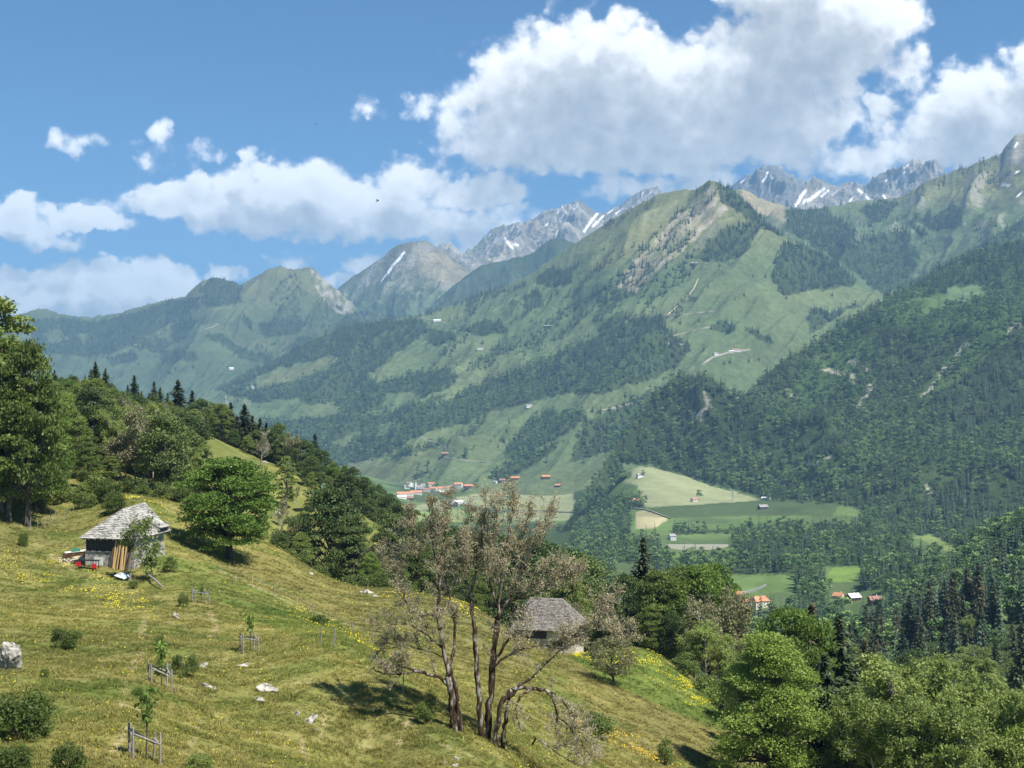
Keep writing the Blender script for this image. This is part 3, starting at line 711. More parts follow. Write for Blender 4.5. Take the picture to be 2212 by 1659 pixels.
PX, PYg = grid(L2B)
c = lerp(base_grass(L2B, 350)*.6, FLOOR*1.4, sstep(-.1, .25, fbm(L2B.X/200, L2B.D/300, 351, 5))*.9)
L2B.mesh('mountain', M['alp'], c)

PX, PYg = grid(L1)
c = lerp(np.broadcast_to(ROCK*.78, L1.D.shape+(3,)), np.array((.14, .133, .12)), sstep(-.3, .35, fbm(L1.X/300, L1.D/160, 360, 5)))
c = lerp(c, TAN*.75, sstep(.05, .4, fbm(L1.X/420, L1.D/300, 361, 4))*.6)
c = lerp(c, np.array((.12, .13, .07)), sstep(.1, .35, fbm(L1.X/500, L1.D/350, 362, 5))*sstep(420, 520, PYg+0*PX)*.7)
c = lerp(c, np.array((.10, .105, .11)), inpoly(PX, PYg, [(1575,400),(1620,370),(1665,350),(1700,370),(1745,400),(1720,450),(1640,440)])*.6)
sn = np.zeros(PX.shape)
for ln, w in [([(1658,372),(1654,384),(1648,392)],2.2),([(1664,378),(1670,386)],1.6),([(1740,412),(1728,428),(1720,445)],4),([(1780,408),(1760,424),(1735,438)],4),([(1790,412),(1775,424)],2.5),([(1808,412),(1800,420)],2),([(1855,410),(1862,416)],3),([(1955,370),(1944,384),(1936,390)],2.6),([(1962,356),(1950,366)],2.2),([(1910,394),(1918,386)],2),([(1908,422),(1914,430)],2.5),([(1870,424),(1876,430)],2),([(1998,372),(1992,380)],1.6),([(1840,428),(1836,436)],2),
  ([(1090,514),(1100,528),(1108,536)],2.6),([(1110,528),(1120,530)],2),([(1215,448),(1205,458)],1.6),([(1222,458),(1212,470)],2),([(1248,445),(1240,452)],1.3),([(1290,462),(1275,480),(1262,500)],3),([(1305,465),(1280,490)],2),([(1325,452),(1312,462)],1.6),([(1345,450),(1330,462)],2),([(1390,415),(1386,424)],1.3),([(1408,410),(1404,418)],1.2),([(1060,505),(1055,512)],1.5),([(1185,480),(1178,488)],1.5),([(1610,386),(1600,395)],1.4)]:
    sn = np.maximum(sn, sstep(w*1.1, w*.5, segdist(PX, PYg, ln)+fbm(PX/5, PYg/5, 365, 3)*1.3))
c = lerp(c, SNOW, sn)
L1.mesh('mountain', M['rock'], c)

PX, PYg = grid(L5); wx, wy = wob(PX, PYg)
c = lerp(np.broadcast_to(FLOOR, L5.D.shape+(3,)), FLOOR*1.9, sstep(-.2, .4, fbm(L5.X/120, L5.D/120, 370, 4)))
c = lerp(c, GRASS_FAR*1.2, anyp(wx, wy, O5)*1.)
c = lerp(c, np.array((.06, .10, .03)), anyp(wx, wy, LIGHT5)*.7)
s5 = np.zeros(PX.shape)
for ln, w in SCREE5: s5 = np.maximum(s5, sstep(w*.75, w*.25, segdist(wx, wy, ln)+fbm(PX/7, PYg/7, 372, 3)*3))
L5.scree = s5
c = lerp(c, np.array((.27, .255, .21)), s5)
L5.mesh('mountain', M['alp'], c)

PX, PYg = grid(VALL); wx, wy = wob(PX, PYg, 2.5, 18)
c = lerp(np.broadcast_to(np.array((.045, .07, .025)), VALL.D.shape+(3,)), FLOOR*1.6, sstep(-.2, .3, fbm(VALL.X/90, VALL.D/90, 380, 4)))
GV = np.array((.082, .118, .050))
op = anyp(wx, wy, OV)
c = np.where(op[..., None], lerp(np.broadcast_to(GV, c.shape), np.array((.11, .17, .055)), sstep(-.2, .3, fbm(VALL.X/200, VALL.D/200, 381, 4))), c)
MOWN = np.array((.235, .255, .135)); HAY = np.array((.32, .295, .165))
def field(poly, col, k=1., st=0):
    global c
    mk = inpoly(wx*.3+PX*.7, wy*.3+PYg*.7, poly)
    cc = np.broadcast_to(np.asarray(col, float), c.shape)
    if st: cc = cc*(1+st*np.sin((VALL.X*.6+VALL.D*.25)/9+2*fbm(VALL.X/60, VALL.D/60, 383, 3)))[..., None]
    c = np.where(mk[..., None], c+(cc-c)*k, c)
field([(860,1100),(950,1082),(1030,1066),(1080,1060),(1150,1060),(1236,1066),(1241,1082),(1238,1106),(1100,1100),(1000,1090),(960,1100),(900,1105)], MOWN, 1, .05)
field([(1090,1106),(1238,1108),(1241,1124),(1150,1126),(1080,1120)], MOWN*.95, 1, .05)
field([(860,1105),(960,1100),(1060,1108),(1080,1126),(900,1130)], (.19,.25,.09))
field([(1085,1073),(1100,1070),(1125,1076),(1118,1079),(1100,1076)], GV*.8)
field([(1345,1008),(1380,1002),(1440,1018),(1560,1052),(1640,1080),(1600,1084),(1500,1090),(1395,1096),(1378,1070),(1376,1048),(1345,1040),(1364,1030),(1362,1018)], MOWN*1.05, 1, .06)
field([(1310,1042),(1345,1012),(1362,1022),(1366,1030),(1340,1042)], GV*1.05)
field([(1395,1097),(1500,1091),(1640,1081),(1800,1060),(1822,1078),(1800,1114),(1640,1114),(1400,1120)], GV*.85)
field([(1373,1106),(1400,1102),(1446,1121),(1412,1142),(1374,1142)], HAY, 1, .16)
field([(1785,1244),(1800,1225),(1864,1228),(1840,1256),(1790,1259)], (.13,.20,.05))
field([(1976,1160),(2010,1154),(2084,1192),(2060,1197)], (.16,.21,.07))
field([(850,1046),(950,1040),(1190,1030),(1236,1036),(1238,1062),(1150,1056),(1030,1062),(960,1078),(900,1086)], GV*.78, .9)
field([(1180,1040),(1200,1032),(1242,1022),(1240,1045),(1200,1048)], MOWN*.8, .8)
VALL.mesh('valley', M['valley'], c)
# ------------------------------------------------------------------ tree models (meshes made once, shared by copies)
def rdir(r, n):
    v = r.normal(size=(n, 3)); return v/np.linalg.norm(v, axis=1)[:, None]
def leaf_axes(r, n, up=.5, size=.2, ratio=.55, var=.35):
    nrm = rdir(r, n)+np.array([0, 0, up]); nrm /= np.linalg.norm(nrm, axis=1)[:, None]
    a = np.cross(nrm, rdir(r, n)); a /= np.linalg.norm(a, axis=1)[:, None]+1e-9
    b = np.cross(nrm, a)
    s = size*(1+var*r.uniform(-1, 1, n))[:, None]
    return a*s, b*s*ratio
def limb(r, p0, d, length, r0, n=6, wander=.18, up=.05):
    pts = [np.array(p0, float)]; d = np.array(d, float)/np.linalg.norm(d)
    for i in range(n):
        d = d+r.normal(size=3)*wander; d[2] += up; d /= np.linalg.norm(d)
        pts.append(pts[-1]+d*length/n)
    return np.array(pts), np.linspace(r0, r0*.25, n+1)

def broadleaf(seed, H=14., W=10., trunk=.28, nclump=105, nleaf=150, leaf=.19, low=.16, shape=1.0, fill=.25, flat=.6, dens_top=1.0, trunk_r=.028, droop=0):
    """returns (trunk MB, crown MB) : limbs carrying clumps of leaves through an uneven crown"""
    r = np.random.default_rng(seed)
    tb, cb = MB(), MB()
    lean = r.normal(size=2)*.02*H
    tp = np.array([(lean[0]*t*t, lean[1]*t*t, H*.86*t-.6*(t == 0)) for t in np.linspace(0, 1, 9)])
    tp[1:-1, :2] += r.normal(size=(7, 2))*.012*H
    tb.tube(tp, np.linspace(H*trunk_r, H*.004, 9)*np.array([1.35]+[1]*8), 7)
    clumps = []
    lob = r.uniform(0, 2*math.pi, 3)
    for i in range(nclump):
        t = r.uniform(0, 1)**.85
        z = low+(1-low)*t
        # envelope: rounded, uneven with bearing
        e = (math.sin(math.pi*min(1, (t*.86+.12))**shape))**.62
        a = r.uniform(0, 2*math.pi)
        lobe = 1+.16*math.sin(2*a+lob[0]+4*t)+.12*math.sin(3*a+lob[1]-5*t)
        k = (r.uniform(fill, 1))**.45
        rad = W/2*e*lobe*k
        clumps.append((rad*math.cos(a), rad*math.sin(a), z*H*.97-droop*k*H, k, t))
    cl = np.array(clumps)
    for c in cl[::3]:
        zb = max(trunk*H*.6, c[2]*.62-.03*H); p0 = np.array([np.interp(zb, tp[:, 2], tp[:, 0]), np.interp(zb, tp[:, 2], tp[:, 1]), zb])
        v = c[:3]-p0; L = np.linalg.norm(v)
        mid = p0+v*.5+np.array([0, 0, .06*L])+r.normal(size=3)*.05*L
        pts = np.array([p0, p0*.55+mid*.45+r.normal(size=3)*.02*L, mid, mid*.5+c[:3]*.5+r.normal(size=3)*.03*L, c[:3]])
        r0 = max(.02, H*trunk_r*.40*(1-zb/H)+.02)
        tb.tube(pts, np.linspace(r0, r0*.2, 5), 4, cap=False)
    for c in cl:
        n = int(nleaf*r.uniform(.6, 1.35))
        R = W*(.085+.075*r.uniform())*(1.1 if c[3] > .6 else .9)
        d = rdir(r, n); d[:, 2] = np.abs(d[:, 2])*1.0-.25
        q = d*R*(r.uniform(0, 1, n)**.4)[:, None]*np.array([1.15, 1.15, flat])
        C = c[:3]+q+r.normal(size=(n, 3))*.05*R
        U, V = leaf_axes(r, n, .55, leaf, .62)
        cb.quads(C, U, V)
    return tb, cb

def conifer(seed, H=20., W=7.5, nwh=42, nbr=12, leaf=1.0, bare=.03, ragged=.25):
    r = np.random.default_rng(seed); tb, cb = MB(), MB()
    tb.tube([(0, 0, -.6), (0, 0, H*.3), (.02*H*r.normal()*.3, 0, H*.7), (0, 0, H)], [H*.017, H*.013, H*.007, .02], 6)
    Cs, Us, Vs = [], [], []
    for i in range(nwh):
        t = i/(nwh-1); z = H*(bare+(1-bare)*t)
        prof = (1-t)**.62*(.86+.14*math.sin(t*22+seed))
        L = W/2*prof+.12
        a0 = r.uniform(0, 6.28)
        for b in range(max(4, int(nbr*(.45+.55*(1-t))))):
            a = a0+b*6.283/nbr+r.normal()*.25
            l = L*(1-ragged*r.uniform(0, 1.4)); l = max(l, .15)
            k = max(2, int(l/.42))
            s = np.linspace(.18, 1, k)
            rise = .10*(t*1.6-.55)
            droop = -.34*s**1.3+.16*s**3
            P = np.stack([np.cos(a)*s*l, np.sin(a)*s*l, z+l*(droop*(.9-.5*t)+rise*s)], -1)
            for rep in range(2):
                n = k
                C = P+r.normal(size=(n, 3))*np.array([.14, .14, .30])*leaf
                dirv = np.array([np.cos(a), np.sin(a), -.35])+r.normal(size=(n, 3))*.35
                dirv /= np.linalg.norm(dirv, axis=1)[:, None]
                side = np.cross(dirv, np.array([0, 0, 1.]))+r.normal(size=(n, 3))*.35
                side /= np.linalg.norm(side, axis=1)[:, None]
                sz = leaf*(1.1-.55*s)[:, None]*(.55+.5*prof+.1)
                Cs.append(C); Us.append(dirv*sz*.9); Vs.append(side*sz*.55)
    cb.quads(np.concatenate(Cs), np.concatenate(Us), np.concatenate(Vs))
    return tb, cb

def grow(tb, r, p0, d, L, r0, depth, tips, nch=(7, 5, 4), spread=.75, up=.06, sides=(6, 4, 3, 3), wander=.2, lfac=.45, minr=.008):
    n = max(3, 7-depth*2)
    pts, rad = limb(r, p0, d, L, r0, n, wander, up)
    tb.tube(pts, np.maximum(rad, minr), sides[min(depth, 3)], cap=False)
    if depth >= len(nch):
        tips.append(pts[-1]); tips.append(pts[-2]); return
    for i in range(nch[depth]):
        t = r.uniform(.22, 1.0); k = min(int(t*n), n-1); f = t*n-k
        p = pts[k]*(1-f)+pts[k+1]*f
        ax = pts[k+1]-pts[k]; ax /= np.linalg.norm(ax)
        v = ax*r.uniform(.35, .9)+rdir(r, 1)[0]*spread; v[2] += .12
        grow(tb, r, p, v, L*lfac*r.uniform(.6, 1.2)*(1.15-.5*t), max(minr, r0*(1-.75*t)*.5), depth+1, tips, nch, spread, up, sides, wander, lfac, minr)

def sparse_tree(seed, H=12., W=7., leaves=5, nlimb=9, leaf=.16, minr=.018, nch=(6, 5, 3), stems=1, low=.25):
    """thin crowned tree whose branches show; few leaves"""
    r = np.random.default_rng(seed); tb, cb = MB(), MB(); tips = []
    for s in range(stems):
        a = r.uniform(0, 6.28); off = np.array([math.cos(a), math.sin(a), 0])*(0 if stems == 1 else r.uniform(.1, W*.22))
        tp, rd = limb(r, off+np.array([0, 0, -.5]), (off[0]*.16, off[1]*.16, 1), H*r.uniform(.8, 1), H*.014 if stems > 1 else H*.017, 8, .07, .05)
        tb.tube(tp, rd, 6, cap=False)
        for i in range(nlimb if stems == 1 else max(6, int(nlimb*.8))):
            t = r.uniform(low, 1); k = min(int(t*8), 7); p = tp[k]+(tp[k+1]-tp[k])*(t*8-k)
            a = r.uniform(0, 6.28)
            grow(tb, r, p, (math.cos(a), math.sin(a), .55), W*.5*(1.1-.5*t)*(1 if stems == 1 else .8), H*.007, 1, tips, nch, .7, .09, minr=minr)
    T = np.array(tips); n = len(T)*leaves
    C = np.repeat(T, leaves, 0)+r.normal(size=(n, 3))*leaf*1.8
    U, V = leaf_axes(r, n, .2, leaf, .5, .5)
    cb.quads(C, U, V)
    return tb, cb

def bush(seed, H=2.5, W=3., n=3200, leaf=.085):
    r = np.random.default_rng(seed); tb, cb = MB(), MB()
    for i in range(9):
        a = r.uniform(0, 6.28); pts, rd = limb(r, (0, 0, -.15), (math.cos(a)*.5, math.sin(a)*.5, 1), H*r.uniform(.5, .85), .05, 5, .2)
        tb.tube(pts, rd, 4, cap=False)
    k = 26; a = r.uniform(0, 6.28, k); rr = np.sqrt(r.uniform(0, 1, k))*W/2*.8; zz = H*(.12+.75*r.uniform(0, 1, k)*(1-(rr/(W/2))**2*.7))
    cen = np.stack([np.cos(a)*rr, np.sin(a)*rr, zz], -1)
    ci = r.integers(0, k, n)
    C = cen[ci]+rdir(r, n)*(r.uniform(.2, 1, n)**.6)[:, None]*W*.17*np.array([1, 1, .8]); C[:, 2] = np.maximum(C[:, 2], .02)
    U, V = leaf_axes(r, n, .6, leaf, .55)
    cb.quads(C, U, V)
    return tb, cb

KIND = {}
def reg(kind, fn, n, bark, leafm, H, W, **kw):
    KIND[kind] = []
    for i in range(n):
        tb, cb = fn(100*len(KIND)+i, H=H, W=W, **kw)
        KIND[kind].append((tb.mesh(kind+'_trunk', M[bark]), cb.mesh(kind+'_crown', M[leafm]), H))
reg('bright', broadleaf, 3, 'bark', 'leaf_bright', 14, 10.5, flat=.75)
reg('mid', broadleaf, 3, 'bark', 'leaf_mid', 14, 10, shape=.9)
reg('dark', broadleaf, 3, 'bark', 'leaf_dark', 14, 10, low=.08, flat=.9)
reg('tall', broadleaf, 2, 'bark_pale', 'leaf_mid', 18, 8.5, shape=.8, low=.12, nclump=110)
reg('cone', broadleaf, 2, 'bark', 'leaf_dark', 16, 11, shape=.62, low=.04, nclump=130)
reg('spruce', conifer, 3, 'bark', 'needle', 20, 10.5)
reg('brown_spruce', conifer, 2, 'bark', 'needle_brown', 20, 10.8, ragged=.35)
reg('sparse', sparse_tree, 3, 'bark_pale', 'leaf_sparse', 12, 9, leaves=6, leaf=.17, nlimb=16, nch=(6, 6, 4))
reg('leafy_sparse', sparse_tree, 3, 'bark_pale', 'leaf_light', 11, 9, leaves=12, leaf=.12, stems=5, nlimb=12, nch=(6, 5, 4), low=.42)
reg('bare', sparse_tree, 2, 'bark_pale', 'leaf_dry', 12, 7, leaves=2, leaf=.10, nlimb=14)
reg('brown_sparse', sparse_tree, 1, 'bark', 'leaf_dry', 13, 9, leaves=7, leaf=.17, nlimb=16, nch=(6, 6, 4))
reg('bush', bush, 3, 'bark', 'shrub', 2.5, 3.)
LAB = {'bright': ('bright green broadleaf tree', 'broadleaf_tree', 'tree'), 'mid': ('mid green broadleaf tree', 'broadleaf_tree', 'tree'), 'dark': ('dark green broadleaf tree', 'broadleaf_tree', 'tree'),
       'tall': ('tall slim broadleaf tree', 'broadleaf_tree', 'tree'), 'cone': ('broad cone shaped dark green tree', 'broadleaf_tree', 'tree'), 'spruce': ('dark pointed spruce', 'spruce_tree', 'tree'), 'brown_spruce': ('brownish spruce', 'spruce_tree', 'tree'),
       'sparse': ('thin leaved greyish tree', 'sparse_tree', 'tree'), 'leafy_sparse': ('many stemmed light green tree', 'sparse_tree', 'tree'), 'brown_sparse': ('brownish half bare tree', 'sparse_tree', 'tree'), 'bare': ('bare grey tree', 'bare_tree', 'tree'), 'bush': ('green bush', 'bush', 'bush')}
_first = {}
def plant(kind, p, h, label=None, group=None, wf=1., rot=None, var=None):
    """a tree of a kind standing at p, h metres tall"""
    k = int(rng.integers(len(KIND[kind]))) if var is None else var
    tm, cm, H = KIND[kind][k]
    s = h/H; rz = rng.uniform(0, 6.28) if rot is None else rot
    key = (kind, k)
    if key not in _first:
        t = thing(LAB[kind][1], label, LAB[kind][2], p, rz, 1, group)
        t.scale = (s*wf, s*wf, s)
        link('trunk', tm, t); link('crown' if kind != 'bush' else 'foliage', cm, t)
        if kind == 'bush': t.children[0].name = 'stem'
        _first[key] = t
    else:
        t = copy_tree(_first[key], p, rz, (s*wf, s*wf, s), label)
        if group: t['group'] = group
        elif 'group' in t: del t['group']
    return t
def plant_at(kind, px, d, pytop, label=None, group=None, wf=1., L=None, sink=0., **kw):
    L = L or NEARL
    z = L.zat(px, d); x = (px-CX)/F*d
    h = (HY-pytop)*d/F-z
    return plant(kind, (x, d, z-sink), h, label, group, wf, **kw)
# ------------------------------------------------------------------ distant forest: one object per hillside, trees instanced on points
def far_broad(seed, n=300, H=17., W=10.5):
    r = np.random.default_rng(seed); mb = MB()
    k = 13; cen = []
    for i in range(k):
        t = r.uniform(0, 1); a = r.uniform(0, 6.28); e = math.sin(math.pi*min(1, t*.8+.18))**.7
        cen.append((math.cos(a)*W*.33*e*r.uniform(.3, 1), math.sin(a)*W*.33*e*r.uniform(.3, 1), H*(.22+.70*t)))
    cen = np.array(cen); ci = r.integers(0, k, n)
    d = rdir(r, n); d[:, 2] = np.abs(d[:, 2])*.9-.15
    C = cen[ci]+d*W*.17*np.array([1, 1, .85])
    U, V = leaf_axes(r, n, .45, W*.06, .8)
    mb.quads(C, U, V, 0)
    mb.tube([(0, 0, -2), (0, 0, H*.6)], [.22, .12], 4, 1, False)
    return mb.mesh('far_broadleaf', [M['far_leaf'], M['bark_pale']])
def far_conifer(seed, H=21., W=6.5):
    r = np.random.default_rng(seed); mb = MB()
    nw = 11; Cs = []; Us = []; Vs = []
    for i in range(nw):
        t = i/nw; L = W/2*(1-t)**.85+.25; z = H*(.07+.93*t)
        n = max(5, int(10*(1-t*.5))); a = np.arange(n)*6.283/n+r.uniform(0, 6.28)+r.normal(size=n)*.2
        l = L*(1-.35*r.uniform(0, 1, n))
        C = np.stack([np.cos(a)*l*.5, np.sin(a)*l*.5, np.full(n, z)], -1)
        Us.append(np.stack([np.cos(a)*l*.58, np.sin(a)*l*.58, -l*.42], -1)); Vs.append(np.stack([-np.sin(a), np.cos(a), 0*a], -1)*l[:, None]*.34); Cs.append(C)
    mb.quads(np.concatenate(Cs), np.concatenate(Us), np.concatenate(Vs), 0)
    mb.tube([(0, 0, -2), (0, 0, H)], [.3, .06], 4, 1, False)
    return mb.mesh('far_conifer', [M['far_needle'], M['bark']])
FARC = bpy.data.collections.new('forest_models')
FAR = []
for i in range(3): FAR.append(bpy.data.objects.new(f'm{i}', far_broad(40+i)))
for i in range(3): FAR.append(bpy.data.objects.new(f'm{i+3}', far_conifer(60+i)))
for o in FAR: FARC.objects.link(o)

def instancer(name, coll, nidx):
    g = bpy.data.node_groups.new(name, 'GeometryNodeTree')
    g.interface.new_socket('Geometry', in_out='INPUT', socket_type='NodeSocketGeometry')
    g.interface.new_socket('Geometry', in_out='OUTPUT', socket_type='NodeSocketGeometry')
    n = NT(g)
    gi = n.n('NodeGroupInput'); go = n.n('NodeGroupOutput')
    ci = n.n('GeometryNodeCollectionInfo', {'Collection': coll, 'Separate Children': True, 'Reset Children': True})
    def attr(nm, typ):
        a = n.n('GeometryNodeInputNamedAttribute', data_type=typ); a.inputs['Name'].default_value = nm; return a.outputs[0]
    ip = n.n('GeometryNodeInstanceOnPoints', {'Points': gi.outputs[0], 'Instance': ci.outputs[0], 'Pick Instance': True, 'Instance Index': attr('idx', 'INT'), 'Rotation': attr('rot', 'FLOAT_VECTOR'), 'Scale': attr('scl', 'FLOAT_VECTOR')})
    g.links.new(ip.outputs[0], go.inputs[0])
    return g
def scatter(name, label, P, idx, rot, scl, gn, col=None):
    me = bpy.data.meshes.new(name); n = len(P)
    me.vertices.add(n); me.vertices.foreach_set('co', np.asarray(P, np.float32).ravel())
    me.attributes.new('idx', 'INT', 'POINT').data.foreach_set('value', np.asarray(idx, np.int32))
    me.attributes.new('rot', 'FLOAT_VECTOR', 'POINT').data.foreach_set('vector', np.asarray(rot, np.float32).ravel())
    me.attributes.new('scl', 'FLOAT_VECTOR', 'POINT').data.foreach_set('vector', np.asarray(scl, np.float32).ravel())
    if col is not None:
        c4 = np.ones((n, 4), np.float32); c4[:, :3] = col
        me.attributes.new('Col', 'FLOAT_COLOR', 'POINT').data.foreach_set('color', c4.ravel())
    o = link(name, me); tag(o, label=label, kind='stuff')
    md = o.modifiers.new('scatter', 'NODES'); md.node_group = gn
    return o
GN_FAR = instancer('forest_scatter', FARC, 6)

def sample_layer(L, spacing, rmax=1.02, dmin=0, dmax=1e9, pxr=(-1e9, 1e9)):
    """points spread evenly over the hill in plan"""
    nr, nc = L.D.shape
    rows = min(nr-1, int(L.nf*rmax))
    dA = (np.diff(L.D[:rows+1], axis=0)[:, :-1])*(L.D[:rows, :-1]/F*(L.px[1]-L.px[0]))
    n = rng.poisson(dA.sum()/spacing**2)
    p = (dA/dA.sum()).ravel(); cdf = np.cumsum(p)
    k = np.searchsorted(cdf, rng.uniform(0, 1, n)); k = np.minimum(k, len(p)-1)
    r = k//(nc-1)+rng.uniform(0, 1, n); c = k % (nc-1)+rng.uniform(0, 1, n)
    px = L.px[0]+c*(L.px[1]-L.px[0])
    P = L.at(r, px)
    py = HY-P[:, 2]*F/P[:, 1]
    m = (px > pxr[0]) & (px < pxr[1]) & (P[:, 1] > dmin) & (P[:, 1] < dmax)
    return P[m], px[m], py[m], r[m]
def forest(name, label, L, spacing, dens, conif, size=1., over=None, **kw):
    P, px, py, r = sample_layer(L, spacing, **kw)
    wx, wy = wob(px, py, 5, 18)
    d, cf, sz = dens(px, py, wx, wy, P), None, None
    keep = rng.uniform(0, 1, len(P)) < d
    P, px, py, wx, wy = P[keep], px[keep], py[keep], wx[keep], wy[keep]
    cf = conif(px, py, wx, wy, P); n = len(P)
    isc = rng.uniform(0, 1, n) < cf
    idx = rng.integers(0, 3, n)+3*isc
    s = size*(.5+.85*rng.uniform(0, 1, n)**1.3)*np.where(isc, 1., .95)*(1+.25*fbm(P[:, 0]/140, P[:, 1]/140, 410, 3))
    rot = np.stack([rng.normal(0, .05, n), rng.normal(0, .05, n), rng.uniform(0, 6.28, n)], -1)
    scl = np.stack([s*rng.uniform(.85, 1.15, n), s*rng.uniform(.85, 1.15, n), s*rng.uniform(.9, 1.1, n)], -1)
    print('FOREST', name, n)
    if over: P[:, 2] = np.maximum(P[:, 2], [over.zat(a, b[1]) if b[1] < 555 else -1e9 for a, b in zip(px, P)])
    scatter(name, label, P-np.array([0, 0, .5]), idx, rot, scl, GN_FAR)

def dens4(px, py, wx, wy, P):
    d = anyp(wx, wy, W4)*1.
    d = np.maximum(d, anyp(wx, wy, W4_SPARSE)*np.where(fbm((px+1.1*py)/26, (px-py)/160, 401, 3) > -.02, .62, .10))
    d = np.maximum(d, anyp(wx, wy, W4_SPARSE2)*np.where(fbm((px+1.25*py)/34, (px-py)/230, 407, 4) > .17, .55, .008))
    d = np.where(anyp(wx, wy, O4), .02, d)
    return d
def conif4(px, py, wx, wy, P): return np.clip(sstep(930, 640, py)*.8+.28+fbm(px/60, py/40, 402, 3)*.9, .05, 1)
forest('forest', 'broken woods and rows of spruces on the central mountain', L4, 12.5, dens4, conif4, 1.4)
def dens4b(px, py, wx, wy, P):
    d = anyp(wx, wy, W4B)*.9
    d = np.maximum(d, anyp(wx, wy, W4B_SPARSE)*np.where(fbm(px/22, py/22, 403, 3) > .05, .45, .03))
    return np.where(anyp(wx, wy, O4B), .02, d)
forest('forest', 'dark spruces in clumps below the right hand summit', L4B, 14, dens4b, lambda px, py, wx, wy, P: np.clip(.95-.7*sstep(520, 600, py), 0, 1), 1.45)
def dens3(px, py, wx, wy, P):
    d = anyp(wx, wy, W3)*1.
    d = np.maximum(d, anyp(wx, wy, W3_SPARSE)*np.where(fbm(px/9, py/9, 336, 3) > 0, .7, .05))
    return np.where(anyp(wx, wy, O3), .05, d)
forest('forest', 'bluish woods on the far mountains at the left', L3, 16, dens3, lambda px, py, wx, wy, P: .8+0*px, 1.35)
def dens5(px, py, wx, wy, P):
    d = np.where(anyp(wx, wy, O5), .012, 1.)
    for ln, w in SCREE5: d = np.where(segdist(wx, wy, ln) < w*.8, .06, d)
    return d*np.where(fbm(P[:, 0]/60, P[:, 1]/60, 404, 3) > .42, .35, 1)
def conif5(px, py, wx, wy, P):
    c = np.clip(.26+fbm(P[:, 0]/170, P[:, 1]/170, 405, 4)*1.7, .03, .97)
    c = np.where(anyp(wx, wy, [[(1860,700),(1930,640),(2060,570),(2212,530),(2212,620),(2080,640),(1990,690)], [(1990,880),(2060,800),(2150,760),(2212,740),(2212,900),(2080,950)], [(1960,1080),(2100,1040),(2212,1060),(2212,1130),(2000,1120)], [(1485,815),(1560,820),(1600,860),(1560,900),(1480,900)]]), .9, c)
    return np.where(anyp(wx, wy, LIGHT5), .06, c)
forest('forest', 'mixed woods covering the steep mountainside at the right', L5, 11, dens5, conif5, 1.22, rmax=1.01)
def densV(px, py, wx, wy, P):
    d = np.where(anyp(wx, wy, OV), 0., 1.)
    d = np.where((P[:, 1] > 1800) & (px < 1236+14*fbm(P[:, 1]/60, P[:, 1]*0, 411, 2)), 0, d)
    d = np.where((P[:, 1] > 2900), 0, d)
    d = np.where((P[:, 1] < 640) & (px < 1560), 0, d)
    for ln in ROADS_P: d = np.where(segdist(px, py, ln) < 5, 0, d)
    for x, y, w in CLEAR: d = np.where((np.abs(px-x) < w) & (py > y-4) & (py < y+26), 0, d)
    return d
def conifV(px, py, wx, wy, P): return np.clip(.30+fbm(P[:, 0]/130, P[:, 1]/130, 406, 4)*1.6+.5*((px > 1880) & (P[:, 1] < 1000)), .04, .95)
ROADS_P = [[(1600,1284),(1640,1273),(1658,1262),(1650,1254)], [(1370,1099),(1400,1103),(1447,1121)]]
CLEAR = [(1640,1312,30),(1600,1310,26),(1597,1288,18),(1840,1298,60),(1890,1300,22),(1455,1163,16)]
forest('forest', 'dense woods on the low hills of the valley floor', VALL, 9.3, densV, conifV, 1.0, over=NEARL, dmin=430, pxr=(1000, 2560))
# ------------------------------------------------------------------ trees of the near hill: (kind, bearing, distance, height of the top, width factor)
G_RIDGE = 'trees of the wood on the left ridge'; G_EDGE = 'trees at the left edge of the meadow'; G_SLOPE = 'trees on the slope below the ridge'
G_HUT = 'trees behind the lower hut'; G_CORNER = 'trees in the lower right corner'; G_SPR = 'spruces of the stand at the right'
LZ = {G_RIDGE: 'in the wood on the left ridge', G_EDGE: 'at the left edge above the meadow', G_SLOPE: 'on the slope below the left ridge', G_HUT: 'in the group beside the lower hut', G_CORNER: 'in the lower right corner', G_SPR: 'in the stand below the houses at the right'}
def pl(kind, px, d, top, wf=1., g=None, lab=None, **kw):
    lab = lab or (LAB[kind][0]+' '+LZ[g] if g else LAB[kind][0])
    return plant_at(kind, px, d, top, lab, g, wf, **kw)

# left edge
pl('tall', -8, 172, 640, 1.0, lab='tallest tree of the left edge, its thin crown rising above the ridge')
pl('mid', 58, 168, 742, .55, lab='second tallest leafy tree at the left edge, beside the tallest one')
for k, px, d, top, wf in [('mid',-70,170,700,1.1),('bright',96,180,850,.6),('mid',20,168,850,.8),('dark',35,190,830,.7),('mid',-30,185,760,.9),('bright',140,225,850,.6),('mid',165,215,905,.8),('mid',75,178,940,.6),('mid',190,205,955,.8),('dark',120,200,950,.8),('mid',95,190,900,.6)]:
    pl(k, px, d, top, wf, G_EDGE)
pl('brown_sparse', 18, 172, 905, 1.1, lab='brownish half bare tree low at the left edge')
